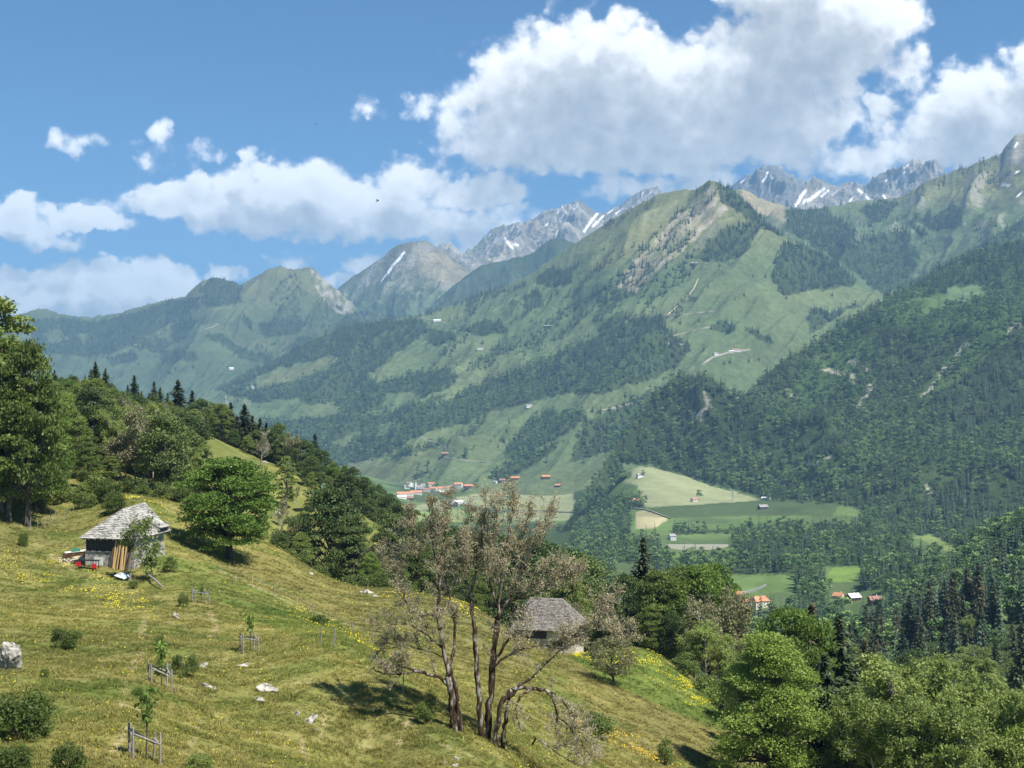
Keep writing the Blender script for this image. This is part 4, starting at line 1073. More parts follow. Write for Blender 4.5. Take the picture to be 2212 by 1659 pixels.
# skyline of the ridge wood
for k, px, d, top, wf in [('spruce',118,370,800,.9),('spruce',196,385,800,.8),('spruce',206,390,784,1.),('spruce',228,392,798,.9),('spruce',184,380,812,.8),('sparse',170,365,818,1.),('sparse',150,350,838,1.),('dark',240,375,828,.9),('dark',215,360,842,1.),('mid',262,372,845,.9),('spruce',290,405,812,.9),('spruce',276,395,832,.8),('spruce',306,405,845,.8),
   ('spruce',333,415,826,.8),('spruce',346,418,838,.9),('spruce',384,425,824,1.15),('spruce',415,432,846,.9),('spruce',362,415,850,.9),('spruce',322,400,850,.8),('dark',436,425,862,1.),('dark',418,412,872,1.),('dark',455,415,880,.9),('mid',478,405,872,.8),('brown_spruce',496,408,888,1.),('brown_spruce',478,400,905,.9),('spruce',528,412,876,1.15),('brown_spruce',512,405,900,1.),('dark',505,392,925,.9),('mid',535,388,940,.9),('dark',555,395,930,.9),
   ('dark',300,365,860,.95),('mid',320,350,880,.9),('dark',345,360,890,.9),('brown_spruce',372,372,880,.9),('dark',398,372,900,.9),('brown_spruce',268,350,870,.8),('mid',235,340,875,.9),('mid',200,330,865,.95),('dark',180,335,880,.9),('mid',280,330,900,.9),('spruce',392,385,870,.9),('brown_spruce',350,345,905,.8),('dark',425,378,915,.9),('brown_spruce',446,385,905,.9),
   ('dark',590,388,922,.95),('dark',612,380,940,.9),('brown_spruce',545,402,900,1.1),('spruce',562,398,905,1.),('spruce',498,410,872,1.),('dark',465,412,872,.9),('spruce',575,392,915,.9),('dark',602,385,915,.9),('sparse',565,372,940,.9),('sparse',632,372,932,1.),('dark',655,372,948,1.),('spruce',680,375,940,.8),('dark',692,365,970,1.),('bright',722,362,1000,.7),('dark',675,355,985,1.),('tall',745,360,1005,.8),('dark',760,360,1010,.9),('dark',785,355,1032,.9),('dark',812,350,1048,.9),('dark',838,345,1068,.9),('dark',862,340,1085,.9),('dark',884,335,1100,.9),('dark',800,338,1075,.8),('dark',830,332,1098,.8),('dark',858,325,1115,.8),('dark',880,322,1135,.8),('mid',740,345,1050,.7),('dark',710,345,1030,.8),('dark',770,345,1060,.8)]:
    pl(k, px, d, top, wf*(1.3 if 'spruce' in k else 1.), G_RIDGE)
for i in range(30):
    px = 112+i*11+rng.uniform(-4, 4); d = rng.uniform(350, 395); k = rng.choice(['mid', 'dark', 'dark', 'mid', 'sparse', 'dark'])
    pl(k, px, d, np.interp(px, [100, 200, 260, 330, 430, 520], [812, 806, 838, 852, 880, 915])+rng.uniform(2, 20), rng.uniform(.8, 1.05), G_RIDGE)
# fill of the ridge wood, mid slope
for i in range(66):
    t = rng.uniform(0, 1); d = rng.uniform(222, 345); px = 110+rng.uniform(0, 1)*(330-.25*(d-222))
    if px > 430 - (345-d)*.15: continue
    k = rng.choice(['mid', 'mid', 'dark', 'bright', 'sparse', 'leafy_sparse', 'dark'])
    z = NEARL.zat(px, d); h = rng.uniform(10, 15)
    lim = np.interp(px, [100, 200, 260, 330, 430, 520], [815, 815, 845, 862, 892, 930])+rng.uniform(-4, 24); h = min(h, ((HY-lim)*d/F-z)/1.04)
    if h < 4: continue
    x = (px-CX)/F*d
    plant(k, (x, d, z), h, LAB[k][0]+' '+LZ[G_RIDGE], G_RIDGE, rng.uniform(.85, 1.1))
for k, px, d, top, wf in [('sparse',262,225,930,1.2),('leafy_sparse',300,228,945,1.2),('sparse',330,235,940,1.1),('mid',372,238,940,1.),('leafy_sparse',402,242,955,1.1),('mid',425,240,985,.9),('dark',350,222,1000,.8),('mid',240,220,985,.9),('bright',200,212,985,.8)]:
    pl(k, px, d, top, wf, G_RIDGE)
# slope between the maple and the bare trees
for k, px, d, top, wf in [('tall',618,322,985,.8),('tall',672,318,1020,.75),('sparse',640,330,1050,.9),('sparse',612,300,1080,.8),('mid',655,290,1105,.7),('bare',625,262,1090,1.),('dark',640,250,1115,.8),('sparse',660,240,1130,1.),('sparse',800,228,1180,1.2),('bright',800,222,1195,.7),('mid',650,228,1150,.7),
   ('dark',846,262,1105,.8),('dark',880,265,1132,.8),('dark',925,270,1140,.9),('dark',975,272,1142,.9),('cone',1020,275,1146,.8),('dark',1075,280,1150,1.),('dark',1125,282,1158,1.),('cone',1165,270,1165,.8),('dark',1210,262,1182,1.),('dark',1245,255,1205,1.),('dark',1262,246,1245,.9),('mid',900,240,1170,.8),('mid',830,238,1180,.8),('dark',960,245,1190,.8),('mid',1010,242,1225,.8),('dark',1060,248,1235,.8),('dark',1110,250,1245,.9),('mid',870,226,1230,.6),('mid',1230,232,1250,.8)]:
    pl(k, px, d, top, wf, G_SLOPE)
pl('cone', 712, 238, 1052, .95, lab='broad dark pyramid shaped tree right of the round maple')
pl('cone', 762, 232, 1108, .9, lab='smaller dark cone shaped tree touching the broad pyramid shaped one')
pl('bare', 562, 360, 915, .9, lab='tall dead grey tree standing in front of the ridge wood')
pl('leafy_sparse', 800, 226, 1235, .8, lab='pale green bush like tree at the foot of the dark cone trees')
# the round maple by the first hut
tb, cb = broadleaf(911, H=13.6, W=12.0, nclump=190, nleaf=150, leaf=.18, low=.17, shape=.95, fill=.22, flat=.55, trunk_r=.036, droop=.04)
zm = NEARL.zat(488, 165); t = thing('maple_tree', 'round green maple standing alone right of the grey hut', 'tree', ((494-CX)/F*165, 165, zm), .4)
tb.build('trunk', M['bark'], t); cb.build('crown', M['leaf_maple'], t)
# group right of the lower hut
pl('brown_spruce', 1390, 225, 1168, .95, lab='tall spruce with brown top rising above the leafy group by the lower hut')
for k, px, d, top, wf in [('dark',1345,222,1245,.8),('mid',1425,212,1232,.85),('dark',1460,215,1228,.8),('bright',1505,214,1222,.95),('bright',1535,222,1220,.8),('mid',1320,230,1300,.7),('mid',1300,226,1335,.6),('sparse',1545,205,1280,1.),('sparse',1500,198,1300,1.1),('leafy_sparse',1535,192,1340,1.),('mid',1405,205,1310,.7),('dark',1450,205,1320,.8),('sparse',1570,205,1290,.9),('mid',1560,198,1380,.8),('leafy_sparse',1500,190,1385,.9),('dark',1570,215,1340,.8),('leafy_sparse',1580,178,1420,.8),('bare',1362,208,1350,.7),('sparse',1240,205,1300,.9)]:
    pl(k, px, d, top, wf, G_HUT)
# lower right corner
tb, cb = broadleaf(931, H=17., W=9.6, nclump=200, nleaf=260, leaf=.125, low=.10, shape=.8, fill=.2, flat=.85, trunk_r=.03)
zz = NEARL.zat(1660, 124); t = thing('maple_tree', 'large bright green maple with dense foliage in the lower right', 'tree', ((1660-CX)/F*124, 124, zz), 2.)
t.scale = (1.05, 1.05, ((HY-1370)*124/F-zz)/17.)
tb.build('trunk', M['bark'], t); cb.build('crown', M['leaf_bright'], t)
pl('bright', 1705, 150, 1315, .85, lab='light green broadleaf tree behind the large maple, left of two spruces')
pl('brown_spruce', 1752, 160, 1312, 1.2, lab='brown tinged spruce right behind the light green tree')
pl('spruce', 1812, 158, 1336, 1.2, lab='dark spruce right of the brown tinged spruce')
pl('brown_spruce', 1868, 170, 1385, 1.0, lab='small reddish brown spruce at the edge of the right bushes')
pl('brown_spruce', 2118, 150, 1520, .8, lab='rusty young spruce at the right end of the bushes')
pl('spruce', 1780, 132, 1420, 1.1, lab='shaded spruce close behind the large maple')
for k, px, d, top, wf in [('leafy_sparse',1905,128,1452,1.),('leafy_sparse',1960,120,1440,1.2),('leafy_sparse',2020,118,1448,1.2),('leafy_sparse',2075,116,1470,1.1),('leafy_sparse',2125,114,1515,1.),('leafy_sparse',2170,112,1560,1.),('bright',2205,112,1560,.7),('mid',1985,132,1440,1.),('mid',2060,132,1455,1.),('mid',1915,138,1430,.9),('mid',2120,130,1520,.9),('dark',1850,128,1480,.9),('sparse',1580,140,1470,.6),('mid',2230,118,1600,.8),('leafy_sparse',1880,116,1500,1.),('dark',1830,116,1560,.7),('leafy_sparse',1940,108,1520,1.),('leafy_sparse',2040,106,1530,1.)]:
    pl(k, px, d, top, wf, G_CORNER)
# spruce stand and woods right of centre, on the valley side
ns = 0
for i in range(170):
    px = rng.uniform(1590, 2260); d = rng.uniform(330, 640)
    x = (px-CX)/F*d; z = VALL.zat(px, d); zn = NEARL.zat(px, d) if d < 555 else -1e9
    z = max(z, zn)
    stand = 1880 < px < 2200 and d > 480
    k = 'brown_spruce' if stand and rng.uniform() < .55 else ('spruce' if rng.uniform() < (.8 if stand else .3) else rng.choice(['dark', 'mid', 'tall', 'leafy_sparse', 'dark']))
    h = rng.uniform(17, 26) if 'spruce' in k else rng.uniform(11, 18)
    plant(k, (x, d, z), h, LAB[k][0]+' '+LZ[G_SPR], G_SPR, rng.uniform(.85, 1.1))

# ------------------------------------------------------------------ the two leafless trees on the bank
def sk(pts, d0, base):
    return np.array([((p[0]-CX)/F*(d0+(p[2] if len(p) > 2 else 0)), d0+(p[2] if len(p) > 2 else 0), -(p[1]-HY)/F*(d0+(p[2] if len(p) > 2 else 0))) for p in pts])-base
def bare_tree(name, label, base_px, d0, limbs, seed, nch=(7, 4), leaves=1, twig=1.):
    r = np.random.default_rng(seed); tb, wb, cb = MB(), MB(), MB(); tips = []
    zb = NEARL.zat(base_px, d0); base = np.array([(base_px-CX)/F*d0, d0, zb])
    for pts, r0, r1, dens in limbs:
        P = sk(pts, d0, base)
        # smooth and roughen the limb
        n = max(8, len(P)*4); s = np.linspace(0, len(P)-1, n)
        Q = np.stack([np.interp(s, np.arange(len(P)), P[:, i]) for i in range(3)], -1)
        for _ in range(2): Q[1:-1] = (Q[:-2]+2*Q[1:-1]+Q[2:])/4
        Q[1:-1] += r.normal(size=(n-2, 3))*.035
        if pts[0][1] > 1560: Q[0, 2] -= .5
        R = np.interp(np.linspace(0, 1, n), [0, 1], [r0, r1])
        tb.tube(Q, R*.85*(1+.10*r.normal(size=n)), 8)
        seg = np.linalg.norm(np.diff(Q, axis=0), axis=1).sum()
        for i in range(int(seg*dens*1.6)):
            t = r.uniform(.12, 1)**.8; k = min(int(t*(n-1)), n-2); f = t*(n-1)-k; p = Q[k]*(1-f)+Q[k+1]*f
            ax = (Q[k+1]-Q[k])/np.linalg.norm(Q[k+1]-Q[k])
            v = ax*r.uniform(.4, 1.)+rdir(r, 1)[0]*.75; v[2] += .40
            grow(wb, r, p, v, twig*r.uniform(.6, 1.6)*(1.15-.45*t), max(.012, R[k]*.32), 1, tips, (0,)+nch, .6, .10, sides=(5, 4, 3, 3), wander=.24, lfac=.5, minr=.010)
    T = np.array(tips); n = len(T)*leaves
    C = np.repeat(T, leaves, 0)+r.normal(size=(n, 3))*.10
    U, V = leaf_axes(r, n, .2, .050, .5, .5)
    cb.quads(C, U, V)
    t = thing(name, label, 'tree', base)
    tb.build('trunk', M['lichen_bark'], t, smooth=True); wb.build('branch', M['twig'], t); cb.build('foliage', M['leaf_dry'], t)
    print('BARE', name, len(T), n)
bare_tree('bare_tree', 'left of the two leafless trees on the bank, with a long limb reaching left', 985, 74.5, [
 ([(982,1585),(978,1540),(975,1490),(968,1460)], .30, .22, 0), ([(995,1590,.3),(990,1540,.3),(985,1490,.2),(972,1440,.1)], .20, .14, .2),
 ([(972,1485),(955,1465),(930,1456),(900,1450),(870,1456),(830,1456),(800,1445)], .15, .04, 2.2), ([(925,1455),(890,1445),(850,1440),(810,1430,.5)], .07, .025, 2.5),
 ([(968,1462),(958,1400),(945,1330),(950,1280),(945,1220)], .16, .09, 1.8), ([(945,1222),(935,1180),(930,1130),(935,1085)], .075, .02, 4.), ([(945,1225),(960,1170),(965,1120),(972,1080)], .06, .015, 4.),
 ([(972,1445,.2),(985,1370,.6),(975,1300,.8),(960,1250,.8),(955,1190,1.),(950,1130,1.)], .12, .03, 3.),
 ([(955,1400),(920,1370),(880,1345),(850,1348),(810,1360)], .08, .02, 3.), ([(950,1330),(910,1325),(880,1310),(870,1280),(860,1240)], .07, .02, 3.2), ([(870,1280),(866,1230,.3),(850,1215,.4),(820,1205,.6)], .035, .012, 4.),
 ([(948,1300),(985,1260),(1000,1210),(1005,1160)], .06, .015, 3.5), ([(945,1240),(905,1210),(885,1160),(890,1110)], .05, .012, 4.), ([(960,1420,.3),(905,1400,1.),(870,1395,1.4),(825,1400,1.8)], .05, .015, 3.)], 5)
bare_tree('bare_tree', 'right and larger of the two leafless trees on the bank, with several trunks', 1050, 75.5, [
 ([(1040,1600),(1036,1540),(1032,1450),(1026,1390),(1022,1330),(1016,1290)], .24, .13, .25), ([(1052,1612,.3),(1056,1540,.3),(1062,1470,.3),(1066,1400,.3),(1075,1340,.3)], .27, .19, .25),
 ([(1068,1615,-.3),(1074,1560,-.3),(1084,1515,-.3),(1105,1490,-.3)], .23, .17, 0), ([(1085,1605,.5),(1092,1560,.5),(1098,1510,.5),(1120,1485,.5)], .18, .13, .1),
 ([(1016,1290),(1028,1230),(1040,1180),(1046,1120),(1050,1070)], .11, .02, 3.6), ([(1022,1330),(1010,1270,.4),(1000,1220,.6),(1005,1160,.8),(1015,1110,1.)], .08, .02, 3.),
 ([(1075,1340),(1082,1280),(1085,1220),(1100,1150),(1110,1090),(1108,1062)], .14, .02, 3.6), ([(1075,1340),(1100,1290),(1130,1240),(1155,1190),(1170,1140),(1185,1100)], .11, .02, 3.8),
 ([(1078,1330),(1060,1260,-.5),(1050,1200,-.7),(1070,1140,-.8),(1075,1090,-.8)], .08, .015, 3.4), ([(1100,1290),(1150,1260),(1190,1230),(1225,1230),(1245,1250)], .08, .015, 4.), ([(1085,1300),(1130,1290),(1180,1280),(1220,1260),(1238,1230)], .07, .015, 4.),
 ([(1130,1240),(1120,1190,.5),(1135,1140,.6),(1150,1090,.7)], .055, .012, 4.), ([(1062,1440,.3),(1090,1390,.3),(1115,1370,.3),(1120,1330,.3),(1150,1300,.3)], .10, .025, 2.6),
 ([(1066,1440),(1090,1420),(1130,1400),(1180,1395),(1230,1375),(1290,1350),(1310,1320)], .10, .02, 3.), ([(1180,1395),(1230,1385),(1280,1360,-.4),(1330,1365,-.5),(1370,1375,-.6)], .05, .012, 3.4), ([(1105,1490),(1150,1465),(1190,1425),(1215,1400),(1250,1385)], .10, .02, 3.), ([(1290,1350),(1300,1310),(1320,1290)], .04, .012, 4.),
 ([(1105,1490),(1140,1485),(1175,1490),(1200,1500)], .14, .09, .5), ([(1150,1487),(1128,1500,-.3),(1112,1525,-.4),(1118,1560,-.5),(1130,1580,-.5)], .10, .05, 1.4), ([(1178,1490),(1195,1510),(1205,1545),(1200,1575)], .10, .05, 2.), ([(1200,1500),(1230,1530,-.3),(1245,1570,-.5),(1270,1600,-.6)], .08, .02, 3.6), ([(1205,1545),(1240,1580,-.6),(1265,1620,-.7),(1290,1645,-.8)], .06, .015, 3.6), ([(1150,1590,-.5),(1185,1612,-.8),(1215,1635,-1.),(1250,1652,-1.2)], .07, .02, 2.2)], 6)
# young fruit tree on the lower meadow
tb, cb = broadleaf(77, H=5.4, W=6.6, nclump=70, nleaf=80, leaf=.11, low=.27, flat=.9, fill=.1, trunk_r=.03)
za = NEARL.zat(1322, 150); t = thing('apple_tree', 'small round fruit tree on the yellow flowered meadow below the lower hut', 'tree', ((1322-CX)/F*150, 150, za), 1.)
tb.build('trunk', M['bark'], t); cb.build('crown', M['leaf_sparse'], t)

# bushes on the meadow: (px, base py, distance guess by ray, height and width in P)
for px, py, hP, wP, lab in [(140,1402,58,66,'dark green bush alone on the left meadow'),(398,1460,62,62,'dense dark bush behind a wooden sapling guard'),(40,1592,120,150,'large leafy bush at the left edge below the white boulder'),(690,1352,30,44,'low round bush beyond the sunken track'),
   (366,1236,46,40,'bush growing at the right corner of the grey hut'),(396,1312,34,26,'small bush above the sapling guard near the hut'),(288,1272,24,22,'small brownish bush on the meadow below the hut'),(50,1180,38,22,'thin young shrub on the upper left meadow'),(432,1672,46,90,'low bush at the bottom edge, right of the front sapling'),(150,1662,70,80,'straggly bush at the bottom edge, left of the front sapling'),(20,1662,66,100,'leafy bush in the bottom left corner'),(922,1560,62,56,'dark bush in the shade of the leafless trees'),(1436,1652,60,50,'small pointed bush at the bottom of the right meadow'),(300,1506,26,34,'scrubby shrub beside the trodden path'),(345,1398,34,26,'small leafy shrub above the middle sapling guard'),(250,1106,46,70,'bush in the hedge behind the grey hut, nearest the hut'),(1185,1380,40,60,'light bush in front of the lower hut'),(545,1100,40,60,'bush in the shade behind the round maple'),(355,1460,30,44,'small light bush beside the dense dark bush'),(1290,1590,60,90,'light bush under the drooping branches of the leafless tree'),(96,1466,30,22,'tiny dark shrub right of the white boulder')]:
    h = NEARL.hit(px, py)
    if h is None: continue
    H = hP/F*h[1]; W = wP/F*h[1]
    plant('bush', h, H, lab, wf=(W/3.)/(H/2.5))
G_HEDGE = 'bushes of the hedge along the upper edge of the meadow'
for px, d, hh, ww in [(30,186,2.6,4),(75,186,3.4,5),(120,190,3.6,5),(160,192,3.2,5),(205,190,4.,5),(235,186,3.6,4.5),(185,184,2.6,4),(330,200,3.,5),(370,205,3.4,5),(405,206,3.4,5),(290,204,3.2,5),(440,212,3.6,5)]:
    z = NEARL.zat(px, d); plant('bush', ((px-CX)/F*d, d, z), hh, 'green bush in the hedge along the upper edge of the meadow', G_HEDGE, (ww/3)/(hh/2.5))
G_FOOT = 'bushes at the foot of the trees beyond the meadow'
for px, d, hh, ww in [(560,206,2.5,4),(600,206,3.5,4),(640,210,3.2,5),(690,214,3.,4),(770,216,3.4,5),(820,220,3.6,4),(880,222,3.6,5),(930,224,3.8,5),(980,226,3.6,5),(1300,215,3.6,5),(1350,205,3.,4),(1480,182,3.5,5),(1530,172,3.6,5),(1560,162,3.,4.5),(1590,152,3.6,5)]:
    z = NEARL.zat(px, d); plant('bush', ((px-CX)/F*d, d, z), hh, 'green bush at the foot of the trees beyond the meadow', G_FOOT, (ww/3)/(hh/2.5))

# ------------------------------------------------------------------ grass and flowers
def tuft(seed, n=15, H=.30):
    r = np.random.default_rng(seed); mb = MB()
    for i in range(n):
        a = r.uniform(0, 6.28); p = np.array([r.normal()*.10, r.normal()*.10, -.03]); h = H*r.uniform(.5, 1.25); b = r.uniform(.1, .7)*h
        d = np.array([math.cos(a), math.sin(a), 0]); s = np.array([-d[1], d[0], 0])*.013
        m1 = p+d*b*.35+np.array([0, 0, h*.6]); t = p+d*b+np.array([0, 0, h])
        mb.add([p-s, p+s, m1+s*.8, m1-s*.8, t], [(0, 1, 2, 3)], [(3, 2, 4)])
    return mb.mesh('grass_tuft', M['grass_blade'])
GRC = bpy.data.collections.new('grass_models')
for i in range(4): GRC.objects.link(bpy.data.objects.new(f'g{i}', tuft(i)))
GN_GR = instancer('grass_scatter', GRC, 4)
n = 260000
px = rng.uniform(-60, 1720, n); ld = rng.uniform(math.log(37), math.log(255), n); d = np.exp(ld)
rr = (ld-nld[0])/(nld[1]-nld[0])
P = NEARL.at(rr, px); cc = NEARL.col(px)
mk = np.stack([NEARL.bil(NEARL.cols[..., i], rr, cc) for i in range(3)], -1)
py = HY-P[:, 2]*F/d
patch = fbm(P[:, 0]/2.2, d/2.2, 501, 3)
keep = (rng.uniform(0, 1, n) < np.clip(.62+patch*1.1, .12, 1)) & (py < 1720) & (rng.uniform(0, 1, n) > mk[:, 2]*1.4) & ~((px > 1560) & (d > 150))
P, d, mk = P[keep], d[keep], mk[keep]; n = len(P)
s = rng.uniform(.5, 1.05, n)*(.62+.30*(d/60)**.55)*np.clip(.8+.7*patch[keep], .5, 1.4)
zr = np.stack([rng.normal(0, .1, n), rng.normal(0, .1, n), rng.uniform(0, 6.28, n)], -1)
scatter('grass', 'tall meadow grass covering the slope', P, rng.integers(0, 4, n), zr, np.stack([s*1.35, s*1.35, s*.72], -1), GN_GR, mk)
def flowers(name, label, mat, n, dens, size):
    px = rng.uniform(-60, 1600, n); ld = rng.uniform(math.log(40), math.log(240), n); d = np.exp(ld)
    rr = (ld-nld[0])/(nld[1]-nld[0]); P = NEARL.at(rr, px); py = HY-P[:, 2]*F/d
    k = (rng.uniform(0, 1, n) < dens(px, py, P, d)) & (py < 1700); P = P[k]; d = d[k]; n = len(P)
    s = size*(d/90)**.75*rng.uniform(.7, 1.5, n)
    a = rng.uniform(0, 6.28, n)
    nrm = rng.normal(size=(n, 3))*.5+np.array([.1, -.6, 1.0]); nrm /= np.linalg.norm(nrm, axis=1)[:, None]
    U = np.cross(nrm, rdir(rng, n)); U /= np.linalg.norm(U, axis=1)[:, None]; V = np.cross(nrm, U)
    mb = MB(); mb.quads(P+np.array([0, 0, 1.])*(.24+.10*rng.uniform(0, 1, n)*(d/70)**.5)[:, None], U*s[:, None], V*s[:, None])
    tag(mb.build(name, M[mat]), label=label, kind='stuff')
YB = [([(1230,1415),(1400,1405),(1560,1520),(1500,1530),(1380,1450),(1290,1450)],.8),([(960,1290),(1025,1312),(1025,1345),(980,1320)],.7),([(860,1275),(900,1290),(900,1330),(800,1300)],.25),([(640,1310),(780,1370),(830,1420),(720,1370),(600,1320)],.12),([(250,1070),(310,1075),(350,1095),(260,1090)],.7),([(330,1095),(350,1095),(340,1150),(325,1130)],.5),([(0,1190),(200,1230),(360,1330),(250,1330),(60,1260),(0,1250)],.30)]
OB = [([(1230,1560),(1330,1570),(1480,1640),(1420,1659),(1300,1610),(1210,1590)],.8),([(1120,1500),(1250,1560),(1230,1580),(1120,1530)],.25)]
def dY(px, py, P, d):
    b = .004+.04*sstep(.12, .45, fbm(P[:, 0]/7, d/7, 511, 3))
    cl = sstep(-.12, .25, fbm(P[:, 0]/3.5, d/6, 512, 3))
    for poly, k in YB: b = np.where(inpoly(px+fbm(P[:, 0]/4, d/4, 513, 2)*30, py, poly), k*1.5*cl, b)
    return b
def dO(px, py, P, d):
    b = .012*sstep(0, .3, fbm(P[:, 0]/6, d/6, 515, 3)); cl = sstep(-.15, .25, fbm(P[:, 0]/3.5, d/6, 516, 3))
    for poly, k in OB: b = np.where(inpoly(px+fbm(P[:, 0]/4, d/4, 517, 2)*30, py, poly), k*1.5*cl, b)
    return b
flowers('wildflowers', 'yellow buttercups in drifts across the meadow', 'yellow_petal', 200000, dY, .037)
flowers('wildflowers', 'orange yellow flowers at the bottom of the lower meadow', 'orange_petal', 130000, dO, .040)
# ------------------------------------------------------------------ built things
def grd(px, d): z = NEARL.zat(px, d); return np.array([(px-CX)/F*d, d, z])
def rz(a): return Matrix.Rotation(a, 3, 'Z')
def poly(mb, pts, m=0, th=None):
    """flat plate from a polygon, given thickness along its normal"""
    P = np.array(pts, float); n = len(P)
    nrm = np.cross(P[1]-P[0], P[2]-P[0]); nrm /= np.linalg.norm(nrm)
    t = th or .06
    Q = P-nrm*t
    mb.add(np.concatenate([P, Q]), None, [(0, i, i+1) for i in range(1, n-1)]+[(n, n+i+1, n+i) for i in range(1, n-1)], m)
    mb.add(np.concatenate([P, Q]), [(i, n+i, n+(i+1) % n, (i+1) % n) for i in range(n)], None, m)

# ---- first hut: rubble base, grey boards, half hipped shingle roof, tilted rear wing
def hut_one():
    b = grd(272, 150); zb = -19.4
    t = thing('alpine_hut', 'weathered grey alpine hut with white stained shingle roof and a red table set in front', 'hut', (b[0], b[1], zb), math.radians(-11))
    W, Dp, H1, H2 = 6.1, 7.8, 1.85, 3.5
    w = MB(); s = .45
    for (cx, cy, sx, sy) in [(0, -Dp/2+s/2, W, s), (-W/2+s/2, s/2, s, Dp-s), (W/2-s/2, s/2, s, Dp-s), (0, Dp/2-s/2, W-2*s, s)]:
        w.box((cx, cy, H1/2-1.6), (sx, sy, H1+3.2))
    # the right hand side is rubble up to the eave
    w.box((W/2-.22, 0, (H1+H2)/2+.002), (.42, Dp-.5, H2-H1))
    w.build('wall', M['stone_wall'], t)
    bd = MB(); r = np.random.default_rng(3)
    x = -W/2+.06
    while x < W/2-.2:
        bw = r.uniform(.16, .24); bd.box((x+bw/2, -Dp/2+.10+r.uniform(-.012, .012), (H1+H2)/2+.06), (bw-.012, .06, H2-H1-.1)); x += bw
    y = -Dp/2+.3
    while y < Dp/2-.1:
        bd.box((-W/2+.1, y, (H1+H2)/2), (.06, .19, H2-H1-.1)); y += .2
    bd.build('boarding', M['wood_grey'], t)
    bm_ = MB(); bm_.box((-.6, -Dp/2-.03, H1+.06), (W-1.1, .14, .13)); bm_.box((0, -Dp/2-.2, H2-.08), (W+.5, .14, .14))
    for xx in np.linspace(-W/2, W/2, 9): bm_.box((xx, -Dp/2-.28, H2-.02), (.1, .7, .12), Euler((math.radians(28), 0, 0)))
    bm_.build('beam', M['wood_weather'], t)
    dr = MB()
    for i in range(5): dr.box((.45+i*.24, -Dp/2-.03, .62), (.228, .06, 1.75))
    d_ = dr.build('door', M['wood_grey'], t); h = MB(); h.box((.5, -Dp/2-.08, .6), (.04, .05, .14)); h.build('handle', M['black_paint'], d_)
    lw = MB(); lw.box((-1.35, -Dp/2-.01, .75), (1.1, .05, .95)); f_ = lw.build('shutter', M['white_wall'], t)
    dw = MB(); dw.box((2.0, -Dp/2-.02, .9), (1.5, .05, 1.9)); dw.build('plank_gate', M['wood_weather'], t)
    ov, z0, zr = .5, H2-.05, H2+3.1
    xl, xr, yf, yb = -W/2-ov, W/2+ov, -Dp/2-ov, Dp/2+ov
    rf = MB(); ap = (0.35, yf+2.9, zr); bk = (.35, yb-.4, zr+.35)
    def face(pts): poly(rf, pts, 0, .09)
    face([(xl, yf, z0), (xr, yf, z0-.05), ap])                                          # front hip
    face([(xr, yf, z0-.05), (xr+.05, yb, z0+.1), bk, ap]); face([(xl, yb, z0), (xl, yf, z0), ap, bk]); face([(xr+.05, yb, z0+.1), (xl, yb, z0), bk])
    r2 = np.random.default_rng(12)
    for f in ([(xl, yf, z0), (xr, yf, z0-.05), ap, ap], [(xr, yf, z0-.05), (xr+.05, yb, z0+.1), bk, ap], [(xl, yb, z0), (xl, yf, z0), ap, bk]): shingled(rf, f, r2)
    ro = rf.build('roof', [M['shingle'], M['shingle_dark']], t)
    rd = MB(); rd.tube([ap, bk], .07, 5); rd.tube([(xl, yf, z0+.03), ap], .06, 5); rd.tube([(xr, yf, z0-.02), ap], .06, 5); rd.build('ridge_board', M['wood_weather'], ro)
    dm = MB(); poly(dm, [(1.9, 1.2, H2+1.75), (3.9, 1.2, H2+.75), (3.9, 3.6, H2+.75), (1.9, 3.6, H2+1.75)], 0, .1); dm.box((2.9, 1.3, H2+.75), (1.6, .08, .9)); dm.box((2.9, 3.5, H2+.75), (1.6, .08, .9)); dm.build('dormer', M['shingle'], ro)
    return t
hut = hut_one()
HM = Matrix.Translation(hut.location) @ Matrix.Rotation(math.radians(-11), 4, 'Z')
def hw(x, y, z): return HM @ Vector((x, y, z))
def zl(x, y):
    p = hw(x, y, 0); return NEARL.zxy(p.x, p.y)
# planks leaning on the front wall
r = np.random.default_rng(8)
for i in range(9):
    x = .75+i*.235; top = [2.7, 3.3, 2.9, 3.35, 3.2, 3.3, 3.25, 3.0, 2.2][i]; tilt = r.normal()*.09
    z0 = zl(x, -4.65)+.02; p0 = np.array([x+tilt, -4.65-.02*i, z0]); p1 = np.array([x+.10*r.normal(), -4.06, hut.location.z+top])
    w0, w1 = hw(p0[0], p0[1], 0), hw(p1[0], p1[1], 0)
    mb = MB(); v = Vector((w1.x-w0.x, w1.y-w0.y, p1[2]-p0[2])); L = v.length
    mb.box((0, 0, L/2), (.17, .035, L))
    o = mb.build('plank', M['wood_new' if i not in (0, 7, 8) else 'wood_brown']); o.location = (w0.x, w0.y, p0[2])
    q = v.to_track_quat('Z', 'Y'); o.rotation_euler = q.to_euler()
    tag(o, 'fresh yellow plank leaning on the front of the grey hut' if i not in (0, 7, 8) else 'dark brown plank leaning on the front of the grey hut', 'plank', 'planks leaning on the grey hut')
